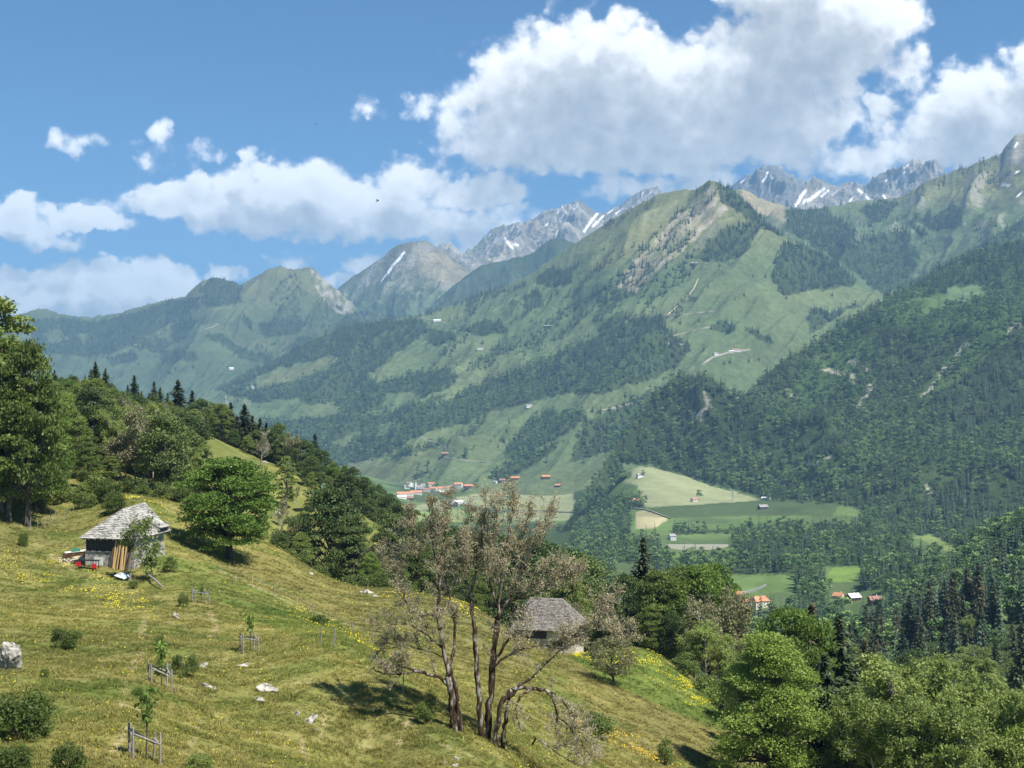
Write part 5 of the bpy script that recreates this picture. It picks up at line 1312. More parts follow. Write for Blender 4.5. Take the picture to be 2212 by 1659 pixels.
# table and two red chairs on the terrace
p = hw(-1.3, -5.9, 0); zt = NEARL.zxy(p.x, p.y)
t = thing('garden_table', 'dark table in front of the grey hut between two red chairs', 'table', (p.x, p.y, zt), math.radians(-11))
mb = MB(); mb.box((0, 0, 1.0), (2.15, .8, .07)); mb.build('table_top', M['black_paint'], t)
for sx in (-.9, .9):
    for sy in (-.3, .3): m2 = MB(); m2.box((sx, sy, .42), (.07, .07, 1.12)); m2.build('leg', M['black_paint'], t)
m2 = MB(); m2.box((0, 0, .35), (1.8, .05, .06)); m2.build('stretcher', M['black_paint'], t)
for sx, lab in ((-1.0, 'left red chair at the dark table'), (.95, 'right red chair at the dark table')):
    p = hw(-1.3+sx, -6.55, 0); zt = NEARL.zxy(p.x, p.y)
    c = thing('chair', lab+' in front of the hut', 'chair', (p.x, p.y, zt), math.radians(-11), .82, group='red chairs by the hut')
    m2 = MB(); m2.box((0, .1, .43), (.62, .55, .06)); m2.build('seat', M['red_paint'], c)
    m2 = MB(); m2.box((0, -.18, .72), (.66, .06, .62), Euler((-.12, 0, 0))); m2.build('backrest', M['red_paint'], c)
    for a in (-.27, .27):
        for b in (-.15, .33): m2 = MB(); m2.box((a, b, .16), (.05, .05, .56)); m2.build('leg', M['black_paint'], c)
# pale sheet lying on props in the grass
p = grd(265, 140.5); t = thing('panel', 'pale blue panel propped flat in the grass before the hut', 'panel', (p[0], p[1], p[2]), math.radians(-28))
m2 = MB(); m2.box((0, 0, .42), (1.5, 1.1, .05), Euler((.22, .20, 0))); m2.build('sheet', M['panel'], t)
for a, b in ((-.55, -.35), (.55, -.35), (.55, .35), (-.55, .35)):
    m2 = MB(); m2.tube([(a, b, -.1), (a, b, .42-a*.2+b*.2)], .025, 5); m2.build('leg', M['steel'], t)
m2 = MB(); m2.box((-.35, .05, .62), (.28, .24, .22)); m2.build('box', M['white_wall'], t)
# rubble, earth bank and timber left of the hut
def lump(seed, size, rough=.35, sub=4, flat=.4, sharp=1.):
    bm = bmesh.new(); bmesh.ops.create_icosphere(bm, subdivisions=sub, radius=1)
    P = np.array([v.co[:] for v in bm.verts]); r = np.random.default_rng(seed)
    cut = rdir(r, 15); off = r.uniform(.42, .9, 15)
    for c_, o_ in zip(cut, off):
        dd = P@c_-o_; P = P-np.where(dd > 0, dd, 0)[:, None]*c_*.92*sharp
    n = fbm(P[:, 0]*1.3+seed, P[:, 1]*1.3+P[:, 2]*1.1, seed, 4)+.25*ridged(P[:, 0]*1.6+P[:, 2]*1.2, P[:, 1]*1.6-P[:, 2], seed+3, 3)-.15
    P = P*(1+rough*n)[:, None]*np.array(size)/2
    F_ = np.array([[v.index for v in f.verts] for f in bm.faces]); bm.free()
    mb = MB(); mb.add(P, None, F_); return mb
p = grd(178, 150); m2 = lump(21, (4.6, 3.4, 1.7), .25, 5); o = m2.build('earth_bank', M['dirt'], loc=(p[0]+.4, p[1], p[2]+.1)); o.rotation_euler = (0, .35, 0); tag(o, 'bank of bare pale earth at the left corner of the grey hut', 'earth heap')
mb = MB(); r = np.random.default_rng(31)
for i in range(110):
    a = r.uniform(0, 1); q = grd(128+a*44, 149.5-a*.6+r.normal()*.3); s = r.uniform(.12, .34)
    L_ = lump(500+i % 12, (s*1.4, s, s*.8), .3, 1); V = np.concatenate(L_.V)@np.array(rz(r.uniform(0, 6.28))).T
    mb.add(V+q+np.array([0, 0, r.uniform(.0, .35)]), None, L_.t[0])
tag(mb.build('rubble', M['stone_pale']), 'spilled heap of pale rubble left of the earth bank', 'rubble', kind='stuff')
p = grd(166, 150.5); t = thing('timber_stack', 'low stack of dark timber under a green sheet beside the earth bank', 'timber', tuple(p), math.radians(20))
m2 = MB()
for i in range(3):
    for j in range(4): m2.box((0, -.5+j*.3, .25+i*.26), (3.0+.2*math.sin(i*3+j*5), .24, .22))
m2.build('timber', M['wood_brown'], t); m2 = MB(); m2.box((.1, 0, 1.06), (2.9, 1.3, .06), Euler((0, -.08, 0))); m2.build('cover_board', M['white_wall'], t)
m2 = MB(); m2.box((-.1, -.2, 1.25), (1.0, .8, .3), taper=.85); m2.build('green_sheet', M['green_plastic'], t)
for px, d, ang, L_, lab in [(203,153,.5,3.4,'pale pole lying on the slope above the timber stack')]:
    p = grd(px, d); m2 = MB(); m2.tube([(-L_/2, 0, .12), (L_/2, 0, .1)], .09, 6); o = m2.build('log', M['wood_weather'], loc=tuple(p+np.array([0, 0, .35]))); o.rotation_euler = (0, .25, -.1); tag(o, lab, 'log')
a, b = grd(316, 141), grd(352, 133); m2 = MB(); m2.tube([a+np.array([0, 0, .5]), (a+b)/2+np.array([0, 0, .5]), b+np.array([0, 0, .28])], .10, 6)
tag(m2.build('log', M['wood_weather']), 'long pale log lying down the slope from the right corner of the hut', 'log')
# thin tree in front of the hut
tb, cb = sparse_tree(55, H=7.2, W=5.6, leaves=4, nlimb=10, leaf=.17, low=.3, minr=.02)
p = grd(281, 139.5); t = thing('young_tree', 'thin half bare tree standing right before the grey hut', 'tree', tuple(p)); tb.build('trunk', M['bark_pale'], t); cb.build('crown', M['leaf_mid'], t)
tb, cb = sparse_tree(57, H=4.4, W=3.2, leaves=3, nlimb=8, leaf=.17, low=.2, minr=.02)
p = grd(326, 140); t = thing('young_tree', 'smaller thin tree at the right corner of the grey hut', 'tree', tuple(p)); tb.build('trunk', M['bark_pale'], t); cb.build('crown', M['leaf_mid'], t)

# ---- second hut
p = grd(1188, 192); t = thing('stone_hut', 'low stone hut with big grey brown shingle roof behind the leafless trees', 'hut', (p[0], p[1], -37.4), math.radians(-13))
W, Dp, H = 9.0, 7.5, 3.3
w = MB(); s = .45
for (cx, cy, sx, sy) in [(0, -Dp/2+s/2, W, s), (-W/2+s/2, s/2, s, Dp-s), (W/2-s/2, s/2, s, Dp-s), (0, Dp/2-s/2, W-2*s, s)]: w.box((cx, cy, H/2-1.2), (sx, sy, H+2.4))
w.build('wall', M['stone_pale'], t)
m2 = MB()
for i in range(28): m2.box((-W/2+.35+i*.16, -Dp/2-.03, H-.75), (.15, .05, 1.3))
m2.build('boarding', M['wood_grey'], t)
m2 = MB(); m2.box((2.2, -Dp/2-.02, 1.2), (.9, .08, .8)); f_ = m2.build('window', M['window_dark'], t); m2 = MB(); m2.box((2.2, -Dp/2-.08, .74), (1.1, .12, .1)); m2.build('sill', M['wood_weather'], f_)
m2 = MB(); m2.box((.9, -Dp/2-.02, .8), (1.0, .08, 1.9)); m2.build('door', M['wood_grey'], t)
ov = .7; xl, xr, yf, yb, z0, zr = -W/2-ov, W/2+ov, -Dp/2-ov, Dp/2+ov, H-.1, H+4.0
A, B = (-W/2+1.4, 0, zr), (W/2-2.5, 0, zr)
rf = MB(); poly(rf, [(xl, yf, z0), (xr, yf, z0), B, A], 0, .12); poly(rf, [(xr, yf, z0), (xr, yb, z0), B], 0, .12); poly(rf, [(xr, yb, z0), (xl, yb, z0), A, B], 0, .12); poly(rf, [(xl, yb, z0), (xl, yf, z0), A], 0, .12)
r2 = np.random.default_rng(13)
for f in ([(xl, yf, z0), (xr, yf, z0), B, A], [(xr, yf, z0), (xr, yb, z0), B, B]): shingled(rf, f, r2, .3, .3)
ro = rf.build('roof', [M['shingle_old'], M['shingle_brown']], t); m2 = MB(); m2.tube([A, B], .1, 5); m2.tube([B, (xr, yf, z0)], .06, 5); m2.build('ridge_board', M['wood_weather'], ro)

# ---- guards round young trees: posts and rails
def guard(px, d, span, hgt, lab, sap, sap_lab, rot):
    p = grd(px, d); t = thing('tree_guard', lab, 'tree guard', tuple(p), rot)
    r = np.random.default_rng(int(px)); tops = []
    C3 = [(-span/2, .1), (-.05, -span*.42), (span/2, -.05), (.1, span*.30)]
    c, s = math.cos(rot), math.sin(rot)
    for x, y in C3:
        wz = NEARL.zxy(p[0]+c*x-s*y, p[1]+s*x+c*y)-p[2]
        h = hgt*r.uniform(.85, 1.15); m2 = MB(); m2.tube([(x, y, wz-.3), (x+r.normal()*.05, y, wz+h)], [.055, .045], 6); m2.build('post', M['wood_weather'], t); tops.append((x, y, wz+h*.72))
    for i, j in ((0, 3), (3, 2), (0, 1), (1, 2)):
        m2 = MB(); m2.tube([np.array(tops[i])+np.array([0, 0, .1]), np.array(tops[j])-np.array([0, 0, .1])], .045, 6); m2.build('rail', M['wood_weather'], t)
    if sap:
        tb, cb = MB(), MB(); rr = np.random.default_rng(int(px)+3); H = sap
        tb.tube([(0, 0, -.2), (.04, 0, H*.5), (0, .03, H)], [.04, .03, .012], 6)
        k = 130 if H > 2 else 60; zz = rr.uniform(.52, 1.02, k)*H; C = np.stack([rr.normal(size=k)*.16*H*.35*(.5+zz/H), rr.normal(size=k)*.16*H*.35*(.5+zz/H), zz], -1)
        for q in C[::6]: tb.tube([(0, 0, q[2]*.85), q], [.012, .006], 4, cap=False)
        U, V = leaf_axes(rr, k, .3, .13, .6); cb.quads(C, U, V)
        st = thing('sapling', sap_lab, 'sapling', (p[0]+.05, p[1]+.05, p[2]), 0); tb.build('trunk', M['bark'], st); cb.build('crown', M['leaf_bright'], st)
guard(312, 50, 1.55, 1.25, 'nearest post and rail guard around the leafy sapling', 2.75, 'leafy sapling inside the nearest post and rail guard', -.35)
guard(346, 72, 1.6, 1.35, 'post and rail guard in front of the dense dark bush', 2.4, 'thin sapling inside the guard by the dense dark bush', -.35)
guard(538, 93, 1.75, 1.35, 'small guard with grey posts above the flat white rocks', 2.7, 'spindly sapling inside the guard above the flat white rocks', -.35)
guard(433, 124, 2.0, 1.5, 'farthest guard with grey posts, below the hut', 1.6, 'small sapling inside the farthest guard below the hut', -.35)
# stakes and wire along the sunken track
def posts(px):
    out = []
    for x, y in px:
        h = NEARL.hit(x, y)
        if h is not None: out.append(h)
    return out
Q = posts([(470,1238),(510,1254),(545,1270),(592,1290),(643,1313),(675,1326),(712,1345),(760,1368),(806,1392)])
t = thing('wire_fence', 'wire fence on thin posts along the sunken track', 'fence', tuple(Q[0])); W0 = []
for i, q in enumerate(Q):
    v = q-Q[0]; h = 1.25+.15*math.sin(i*7); m2 = MB(); m2.tube([v+np.array([0, 0, -.2]), v+np.array([.03*math.sin(i*3), 0, h])], .05, 5); m2.build('post', M['wood_new' if i in (1, 2, 4) else 'wood_weather'], t); W0.append(v+np.array([0, 0, h*.85]))
m2 = MB(); m2.tube(W0, .012, 4); m2.build('wire', M['steel'], t)
for i, q in enumerate(posts([(66,1150),(82,1148),(97,1143),(108,1138),(118,1132),(127,1136),(140,1124),(150,1118),(158,1112)])):
    m2 = MB(); m2.tube([(0, 0, -.2), (.1*math.sin(i*5), .05, 1.9+.4*math.sin(i*3))], .035, 5); o = m2.build('stake', M['wood_weather'], loc=tuple(q)); tag(o, 'thin pale stake in the row on the slope left of the hut', 'stake', 'row of stakes left of the hut')
for i, (x, y) in enumerate([(693,1392),(722,1398),(870,1500)]):
    q = NEARL.hit(x, y)
    if q is not None: m2 = MB(); m2.tube([(0, 0, -.2), (.05, .05, 1.35)], .04, 5); o = m2.build('stake', M['wood_weather'], loc=tuple(q)); tag(o, ['pale stake just below the wire fence, left of a pair', 'pale stake just below the wire fence, right of a pair', 'stake standing near the leafless trees'][i], 'stake')

# ---- rocks
BO = [(20,1448,74,78,40,'white boulder with dark cracks at the left edge of the meadow')]
RK = [(572,1492,66,26,'largest flat white outcrop on the lower meadow'),(562,1515,40,12,'low pale slab just under the largest flat outcrop'),(668,1560,42,16,'white outcrop low on the meadow, right of the sapling guards'),(641,1545,14,14,'small white stone left above the low white outcrop'),(438,1444,28,16,'white rock right of the dense dark bush'),(526,1442,40,12,'flat pale rock above the largest outcrop'),(443,1485,32,12,'white rock under the dense dark bush'),(464,1492,12,9,'pebble sized white stone beside the rock under the bush'),(380,1336,16,14,'pointed white stone alone in the upper meadow'),(364,1450,18,20,'rounded white stone behind the middle sapling guard'),(678,1580,16,7,'little pale stone below the low white outcrop'),(984,1644,24,10,'white rock at the bottom edge beneath the leafless trees'),(986,1657,16,9,'lower of two white rocks at the bottom edge'),(960,1652,14,8,'small rock at the bottom edge, left of two others'),(790,1281,32,9,'long pale rock at the far edge of the meadow'),(812,1289,16,7,'short pale rock beside the long rock at the meadow edge'),(725,1244,16,5,'pale flat stone near the cone shaped trees'),(671,1240,14,5,'pale flat stone near the round maple'),(900,1556,16,8,'grey stone beside the dark bush in the shade'),(552,1585,9,7,'tiny white stone on the bottom meadow'),(602,1110,24,14,'white crag behind the round maple'),(635,1085,10,8,'small white crag among the thin trees'),(660,1040,9,7,'white stone on the slope among thin trees'),(690,1062,9,6,'white stone left of the upper meadow patch'),(572,1000,20,6,'pale rock at the foot of the dead grey tree'),(510,1250,14,6,'pale plank shaped stone beside the wire fence')]
for (x, y, w_, h_, sd, lab) in BO+[(a, b, c, d_, 60+i*3, e) for i, (a, b, c, d_, e) in enumerate(RK)]:
    q = NEARL.hit(x, y)
    if q is None: continue
    k = q[1]/F; w_ *= k; h_ *= k
    big = sd == 40
    m2 = lump(sd, (w_*1.05, w_*(.8 if big else .9), h_*(1.35 if big else 1.6)), .42 if big else .6, 5 if big else 4)
    o = m2.build('boulder' if big else 'rock', M['limestone'], loc=(q[0], q[1]+.1, q[2]+h_*(.36 if big else .10)))
    o.rotation_euler = (0, .0 if big else .22, sd*1.3 if not big else .4); tag(o, lab, 'rock')

# ------------------------------------------------------------------ distant houses
def hit(px, py):
    best = None
    for L in (VALL, L5, L4, L4B, L3, L2):
        h = L.hit(px, py)
        if h is not None and (best is None or h[1] < best[1]): best = h
    return best
def house(name, label, cat, px, py, w_, d_, h_, rot, wall, roof, pitch=.55, hip=0, base=None, group=None, wins=True, onto=None):
    q = onto if onto is not None else hit(px, py)
    t = thing(name, label, cat, tuple(q), rot, group=group)
    m2 = MB(); m2.box((0, 0, h_/2-1.5), (w_, d_, h_+3)); ry = d_/2*pitch*2
    zr = h_+d_/2*pitch*1.25
    m2.add([(-w_/2, -d_/2, h_), (-w_/2, d_/2, h_), (-w_/2, 0, zr-.25)], None, [(0, 2, 1)]); m2.add([(w_/2, -d_/2, h_), (w_/2, d_/2, h_), (w_/2, 0, zr-.25)], None, [(0, 1, 2)])
    m2.build('wall', M[wall], t)
    ov = .7; rf = MB(); A = (-w_/2-ov+hip, 0, zr); B = (w_/2+ov-hip, 0, zr); e = h_-.35
    poly(rf, [(-w_/2-ov, -d_/2-ov, e), (w_/2+ov, -d_/2-ov, e), B, A], 0, .25); poly(rf, [(w_/2+ov, d_/2+ov, e), (-w_/2-ov, d_/2+ov, e), A, B], 0, .25)
    if hip: poly(rf, [(w_/2+ov, -d_/2-ov, e), (w_/2+ov, d_/2+ov, e), B], 0, .25); poly(rf, [(-w_/2-ov, d_/2+ov, e), (-w_/2-ov, -d_/2-ov, e), A], 0, .25)
    ro = rf.build('roof', M[roof], t); c = MB(); c.box((w_*.18, d_*.12, zr+.1), (.7, .7, 1.6)); c.build('chimney', M['white_wall'], ro)
    if wins:
        nw = max(2, int(w_/3.2)); nf = max(1, int(h_/2.8))
        for f_ in range(nf):
            for i in range(nw):
                m3 = MB(); m3.box((-w_/2+(i+.5)*w_/nw, -d_/2-.02, 1.5+f_*2.7), (1.0, .1, 1.3)); m3.build('window', M['window_dark'], t)
            for i in range(2):
                m3 = MB(); m3.box((w_/2+.02, -d_/4+i*d_/2, 1.5+f_*2.7), (.1, 1.0, 1.3)); m3.build('window', M['window_dark'], t)
    return t
# houses in the valley at the right
house('farmhouse', 'big cream farmhouse with orange roof left of the green meadow', 'house', 1640, 1311, 15, 10, 6.0, math.radians(28), 'cream_wall', 'tile_orange', .62, 2.2)
house('house', 'orange roofed house half hidden left of the big cream farmhouse', 'house', 1606, 1309, 10, 8, 3.6, math.radians(35), 'cream_wall', 'tile_orange')
house('house', 'low orange roof at the edge of the trees, left of the half hidden house', 'house', 1584, 1306, 7, 7, 3.2, math.radians(15), 'wood_brown', 'tile_orange')
house('house', 'small orange roofed house above the big cream farmhouse', 'house', 1596, 1290, 7, 7, 3.8, math.radians(-30), 'cream_wall', 'tile_orange')
house('house', 'left house of three in the woods, cream with orange roof', 'house', 1812, 1294, 8.5, 7.5, 3.6, math.radians(-40), 'cream_wall', 'tile_orange')
house('barn', 'middle building of three in the woods, with a bright metal roof', 'barn', 1843, 1297, 11, 9, 3.6, math.radians(25), 'wood_brown', 'metal_roof')
house('chalet', 'right house of three in the woods, dark chalet with brown roof', 'house', 1890, 1303, 10, 8, 3.6, math.radians(5), 'wood_brown', 'tile_brown')
house('house', 'white house with dark roof above the pale road', 'house', 1452, 1166, 9, 8, 6, math.radians(20), 'white_wall', 'tile_grey')
house('barn', 'white barn on the mown field, beside a round tree', 'barn', 1383, 1031, 15, 10, 5, math.radians(20), 'white_wall', 'tile_grey', wins=False)
house('barn', 'orange roofed barn at the left corner of the mown field', 'barn', 1376, 1085, 14, 11, 4, math.radians(-40), 'wood_brown', 'tile_orange', wins=False)
house('house', 'brown roofed house under the lone tree on the mown field', 'house', 1500, 1083, 12, 9, 4, math.radians(25), 'cream_wall', 'tile_brown')
house('barn', 'dark barn on the green meadow below the mown field', 'barn', 1648, 1099, 16, 11, 4, math.radians(15), 'wood_grey', 'tile_grey', wins=False)
house('shed', 'long low pale shed at the right tip of the mown field', 'shed', 1655, 1079, 16, 6, 3, math.radians(-20), 'white_wall', 'metal_roof', wins=False)
# the village
VG = [(875,1070,42,14,5,.20,'white_wall','tile_orange','long hall with orange roof at the left end of the village'),(899,1068,30,14,6,.2,'white_wall','tile_orange','second long orange roofed hall, beside the long hall'),(868,1077,22,12,5,.2,'white_wall','metal_roof','pale roofed shed before the two long halls'),
 (885,1051,18,14,10,-.9,'white_wall','tile_grey','tall white house beside the church'),(878,1056,14,12,7,.3,'white_wall','tile_grey','grey roofed house below the tall white house'),(914,1052,13,11,6,.1,'white_wall','tile_grey','white house right of the church tower'),
 (932,1049,20,13,6,.2,'cream_wall','tile_orange','orange roofed house standing above the village row'),(908,1061,16,12,7,-.5,'white_wall','tile_grey','pale gabled house below the church'),(921,1062,20,13,6,.2,'cream_wall','tile_brown','brown roofed house left in the village row'),
 (936,1060,20,13,7,-.3,'cream_wall','tile_orange','orange house in the middle of the village row'),(949,1060,20,14,7,.6,'cream_wall','tile_orange','orange house with steep gable in the village row'),(960,1059,20,13,7,.1,'cream_wall','tile_brown','brownish house in the village row, next to the steep gable'),(955,1065,13,10,4,.1,'white_wall','metal_roof','small bright roofed house in front of the village row'),
 (972,1057,18,13,6,.2,'cream_wall','tile_brown','house near the right end of the village row'),(982,1055,18,13,6,.1,'cream_wall','tile_orange','orange house second from the right end of the village row'),(991,1053,22,15,10,-.3,'white_wall','tile_orange','large orange roofed house ending the village row'),(1014,1053,30,14,5,.2,'wood_brown','tile_orange','long orange roofed farm apart from the village'),(885,1079,20,12,4,-.2,'wood_brown','tile_brown','brown barn at the foot of the village'),
 (1112,1036,26,15,5,.2,'wood_brown','tile_orange','large orange roofed barn under the wood, right of the village'),(1085,1040,17,12,4,.15,'wood_grey','tile_brown','brown shed left of the large orange barn'),(1070,1043,10,8,4,-.6,'white_wall','tile_grey','small white house by the brown shed'),(1179,1033,22,13,5,.1,'wood_brown','tile_orange','orange roofed barn on the light field edge'),(1206,1051,15,11,4,-.5,'wood_brown','tile_orange','small orange roofed barn below the dark wood edge'),(977,1094,22,17,8,-.7,'wood_grey','tile_grey','big dark barn alone on the plain'),(991,1087,20,12,4,.3,'white_wall','metal_roof','bright roofed shed behind the big dark barn'),(1005,1092,26,10,3,-.1,'wood_grey','tile_grey','low grey shed right of the big dark barn')]
for px, py, w_, d_, h_, ro, wa, rf_, lab in VG: house('barn' if 'barn' in lab or 'shed' in lab else 'house', lab, 'barn' if 'barn' in lab or 'shed' in lab else 'house', px, py, w_, d_, h_, ro, wa, rf_, .5, group=None, wins=h_ >= 6)
q = hit(901, 1058); t = thing('church', 'white village church with a slim bell tower', 'church', tuple(q), .3)
m2 = MB(); m2.box((6, 0, 3.5), (16, 9, 10)); m2.build('nave', M['white_wall'], t); m2 = MB(); poly(m2, [(-2, -5, 8), (14.5, -5, 8), (14.5, 0, 13), (-2, 0, 13)], 0, .3); poly(m2, [(14.5, 5, 8), (-2, 5, 8), (-2, 0, 13), (14.5, 0, 13)], 0, .3); m2.build('roof', M['tile_grey'], t)
m2 = MB(); m2.box((-4, 0, 9), (5, 5, 21)); tw = m2.build('tower', M['white_wall'], t); m2 = MB(); m2.add([(-6.9, -2.9, 19.5), (-1.1, -2.9, 19.5), (-1.1, 2.9, 19.5), (-6.9, 2.9, 19.5), (-4, 0, 26)], [(0, 3, 2, 1)], [(0, 1, 4), (1, 2, 4), (2, 3, 4), (3, 0, 4)]); m2.build('spire', M['tile_grey'], tw)
# chalets on the alps
for px, py, w_, d_, h_, ro, wa, rf_, lab in [(962,982,24,13,4,.1,'wood_brown','tile_brown','chalet where the pale track bends above the village'),(944,694,34,14,5,.2,'white_wall','metal_roof','pale chalet high on the shoulder of the central mountain'),(1590,759,30,13,5,.1,'white_wall','tile_brown','white alpine farm with red brown roof on the high pasture'),(1580,762,16,10,5,-.2,'white_wall','metal_roof','bright annex left of the white alpine farm'),(1546,766,16,10,4,.3,'white_wall','tile_grey','little hut left of the white alpine farm'),(1037,754,24,10,3,.1,'white_wall','tile_grey','low grey chalet in the middle pasture of the central mountain'),(1143,879,22,12,5,.3,'white_wall','tile_grey','white chalet on the pasture above the middle wood'),(1182,706,26,10,4,.1,'wood_grey','tile_grey','grey chalet among the tree rows of the central mountain'),(1500,571,26,12,4,.05,'wood_grey','tile_grey','dark chalet at the top of the straight pale track'),(500,798,24,16,7,.3,'white_wall','metal_roof','gleaming white building on the far left pasture'),(552,839,30,14,5,.1,'white_wall','metal_roof','white chalet on the lower left flank of the central mountain')]:
    house('chalet', lab, 'house', px, py, w_, d_, h_, ro, wa, rf_, .45, wins=False)

# ---- roads, tracks
def strip(name, pts, w_, mat, lift=2.2, L=None, label=None):
    P = []
    for (x0, y0), (x1, y1) in zip(pts[:-1], pts[1:]):
        k = max(2, int(math.hypot(x1-x0, y1-y0)/3))
        for i in range(k): P.append((x0+(x1-x0)*i/k, y0+(y1-y0)*i/k))
    P.append(pts[-1]); Q = []
    for x, y in P:
        h = L.hit(x, y) if L else hit(x, y)
        if h is not None and (not Q or abs(h[1]-Q[-1][1]) < 400): Q.append(h)
    Q = np.array(Q)
    for _ in range(2): Q[1:-1] = (Q[:-2]+2*Q[1:-1]+Q[2:])/4
    tn = np.gradient(Q, axis=0); tn[:, 2] = 0; tn /= np.linalg.norm(tn, axis=1)[:, None]+1e-9
    sd = np.stack([-tn[:, 1], tn[:, 0], 0*tn[:, 0]], -1)*w_/2*.45
    LL = min((VALL, L5, L4, L4B, L3), key=lambda l: abs(l.zat(CX+Q[len(Q)//2, 0]*F/Q[len(Q)//2, 1], Q[len(Q)//2, 1])-Q[len(Q)//2, 2]))
    E = []
    for s_ in (-1, 1):
        e = Q+sd*s_; e[:, 2] = [max(LL.zat(CX+a*F/b, b), c-2)+lift for a, b, c in e]; E.append(e)
    n = len(Q); V = np.concatenate(E+[E[0]-np.array([0, 0, 4]), E[1]-np.array([0, 0, 4])]); i = np.arange(n-1)
    f = np.concatenate([np.stack([i, i+1, n+i+1, n+i], -1), np.stack([2*n+i, 2*n+i+1, i+1, i], -1), np.stack([n+i, n+i+1, 3*n+i+1, 3*n+i], -1)])
    o = link(name, mesh_np(name, V, [f], [M[mat]])); tag(o, kind='structure')
for nm, pts, w_, mt, L in [('track', [(905,945),(935,955),(957,963),(966,972),(955,982),(958,988),(990,994),(1060,1001)], 5, 'gravel', L4), ('track', [(1508,603),(1500,622),(1480,648),(1440,682)], 9, 'dirt', L4), ('track', [(1440,684),(1490,679),(1545,672)], 5, 'gravel', L4), ('track', [(895,681),(912,690),(935,693),(965,699)], 9, 'gravel', L4), ('track', [(1455,726),(1500,714),(1535,707)], 7, 'gravel', L4), ('track', [(1440,742),(1480,745)], 6, 'gravel', L4), ('track', [(1515,790),(1540,772),(1575,762),(1620,756)], 7, 'gravel', L4), ('track', [(505,832),(510,842),(498,850),(487,856),(489,868),(496,880)], 12, 'gravel', None), ('track', [(440,712),(460,707),(471,700)], 14, 'gravel', L3), ('track', [(1280,890),(1330,882),(1370,871)], 5, 'gravel', L4), ('road', [(1370,1099),(1400,1103),(1447,1121)], 6, 'gravel', VALL), ('road', [(1598,1284),(1620,1280),(1640,1273),(1654,1266)], 5, 'asphalt', VALL), ('road', [(840,1047),(880,1054),(960,1066),(1030,1100),(1100,1106),(1238,1107)], 5, 'asphalt', VALL), ('road', [(870,1112),(920,1102),(985,1098)], 4, 'gravel', VALL)]:
    try: strip(nm, pts, w_, mt, L=L)
    except Exception as e: print('STRIP', nm, e)
# embanked main road with its pale wall
a, b = hit(1440, 1181), hit(1573, 1179); dd = (a[1]+b[1])/2; t = thing('road_wall', 'long pale wall of a road between the trees of the valley', 'wall', ((1506-CX)/F*dd, dd, a[2]+2.2))
L_ = 133/F*dd; m2 = MB(); m2.box((0, 0, -3), (L_, 8, 7.0)); m2.build('embankment', M['stone_pale'], t); m2 = MB(); m2.box((0, -3.8, .9), (L_, .3, .8)); m2.build('parapet', M['white_wall'], t)
m2 = MB(); m2.box((0, .3, .53), (L_-1, 7, .05)); m2.build('carriageway', M['asphalt'], t); t['kind'] = 'thing'
# pylons and poles
def pylon(px, py, top, lab):
    q = hit(px, py); H = (py-top)/F*q[1]; t = thing('power_pylon', lab, 'pylon', tuple(q), .3); m2 = MB(); b_ = H*.09
    for sx in (-1, 1):
        for sy in (-1, 1): m2.tube([(sx*b_, sy*b_, -1), (sx*b_*.2, sy*b_*.2, H)], .28, 4)
    for i in range(6):
        z = H*i/6; k = b_*(1-.8*i/6); k2 = b_*(1-.8*(i+1)/6)
        for sx, sy, ex, ey in ((-1, -1, 1, -1), (1, -1, 1, 1), (1, 1, -1, 1), (-1, 1, -1, -1)): m2.tube([(sx*k, sy*k, z), (ex*k2, ey*k2, z+H/6)], .16, 3)
    m2.build('mast', M['steel'], t)
    for z in (.72, .84, .95): m3 = MB(); m3.box((0, 0, H*z), (H*.26, .5, .5)); m3.build('cross_arm', M['steel'], t)
pylon(1583, 1082, 1058, 'lattice power pylon on the mown field')
for px, py, top, lab in [(1850,1146,1112,'tall pale pole on the wooded hill at the right'),(1238,1098,1066,'thin pole at the right end of the light fields')]:
    q = hit(px, py); H = (py-top)/F*q[1]; t = thing('utility_pole', lab, 'pole', tuple(q)); m2 = MB(); m2.tube([(0, 0, -2), (0, 0, H)], [.4, .28], 6); m2.build('mast', M['steel'], t); m2 = MB(); m2.box((0, 0, H*.94), (2.4, .25, .25)); m2.build('cross_arm', M['steel'], t)

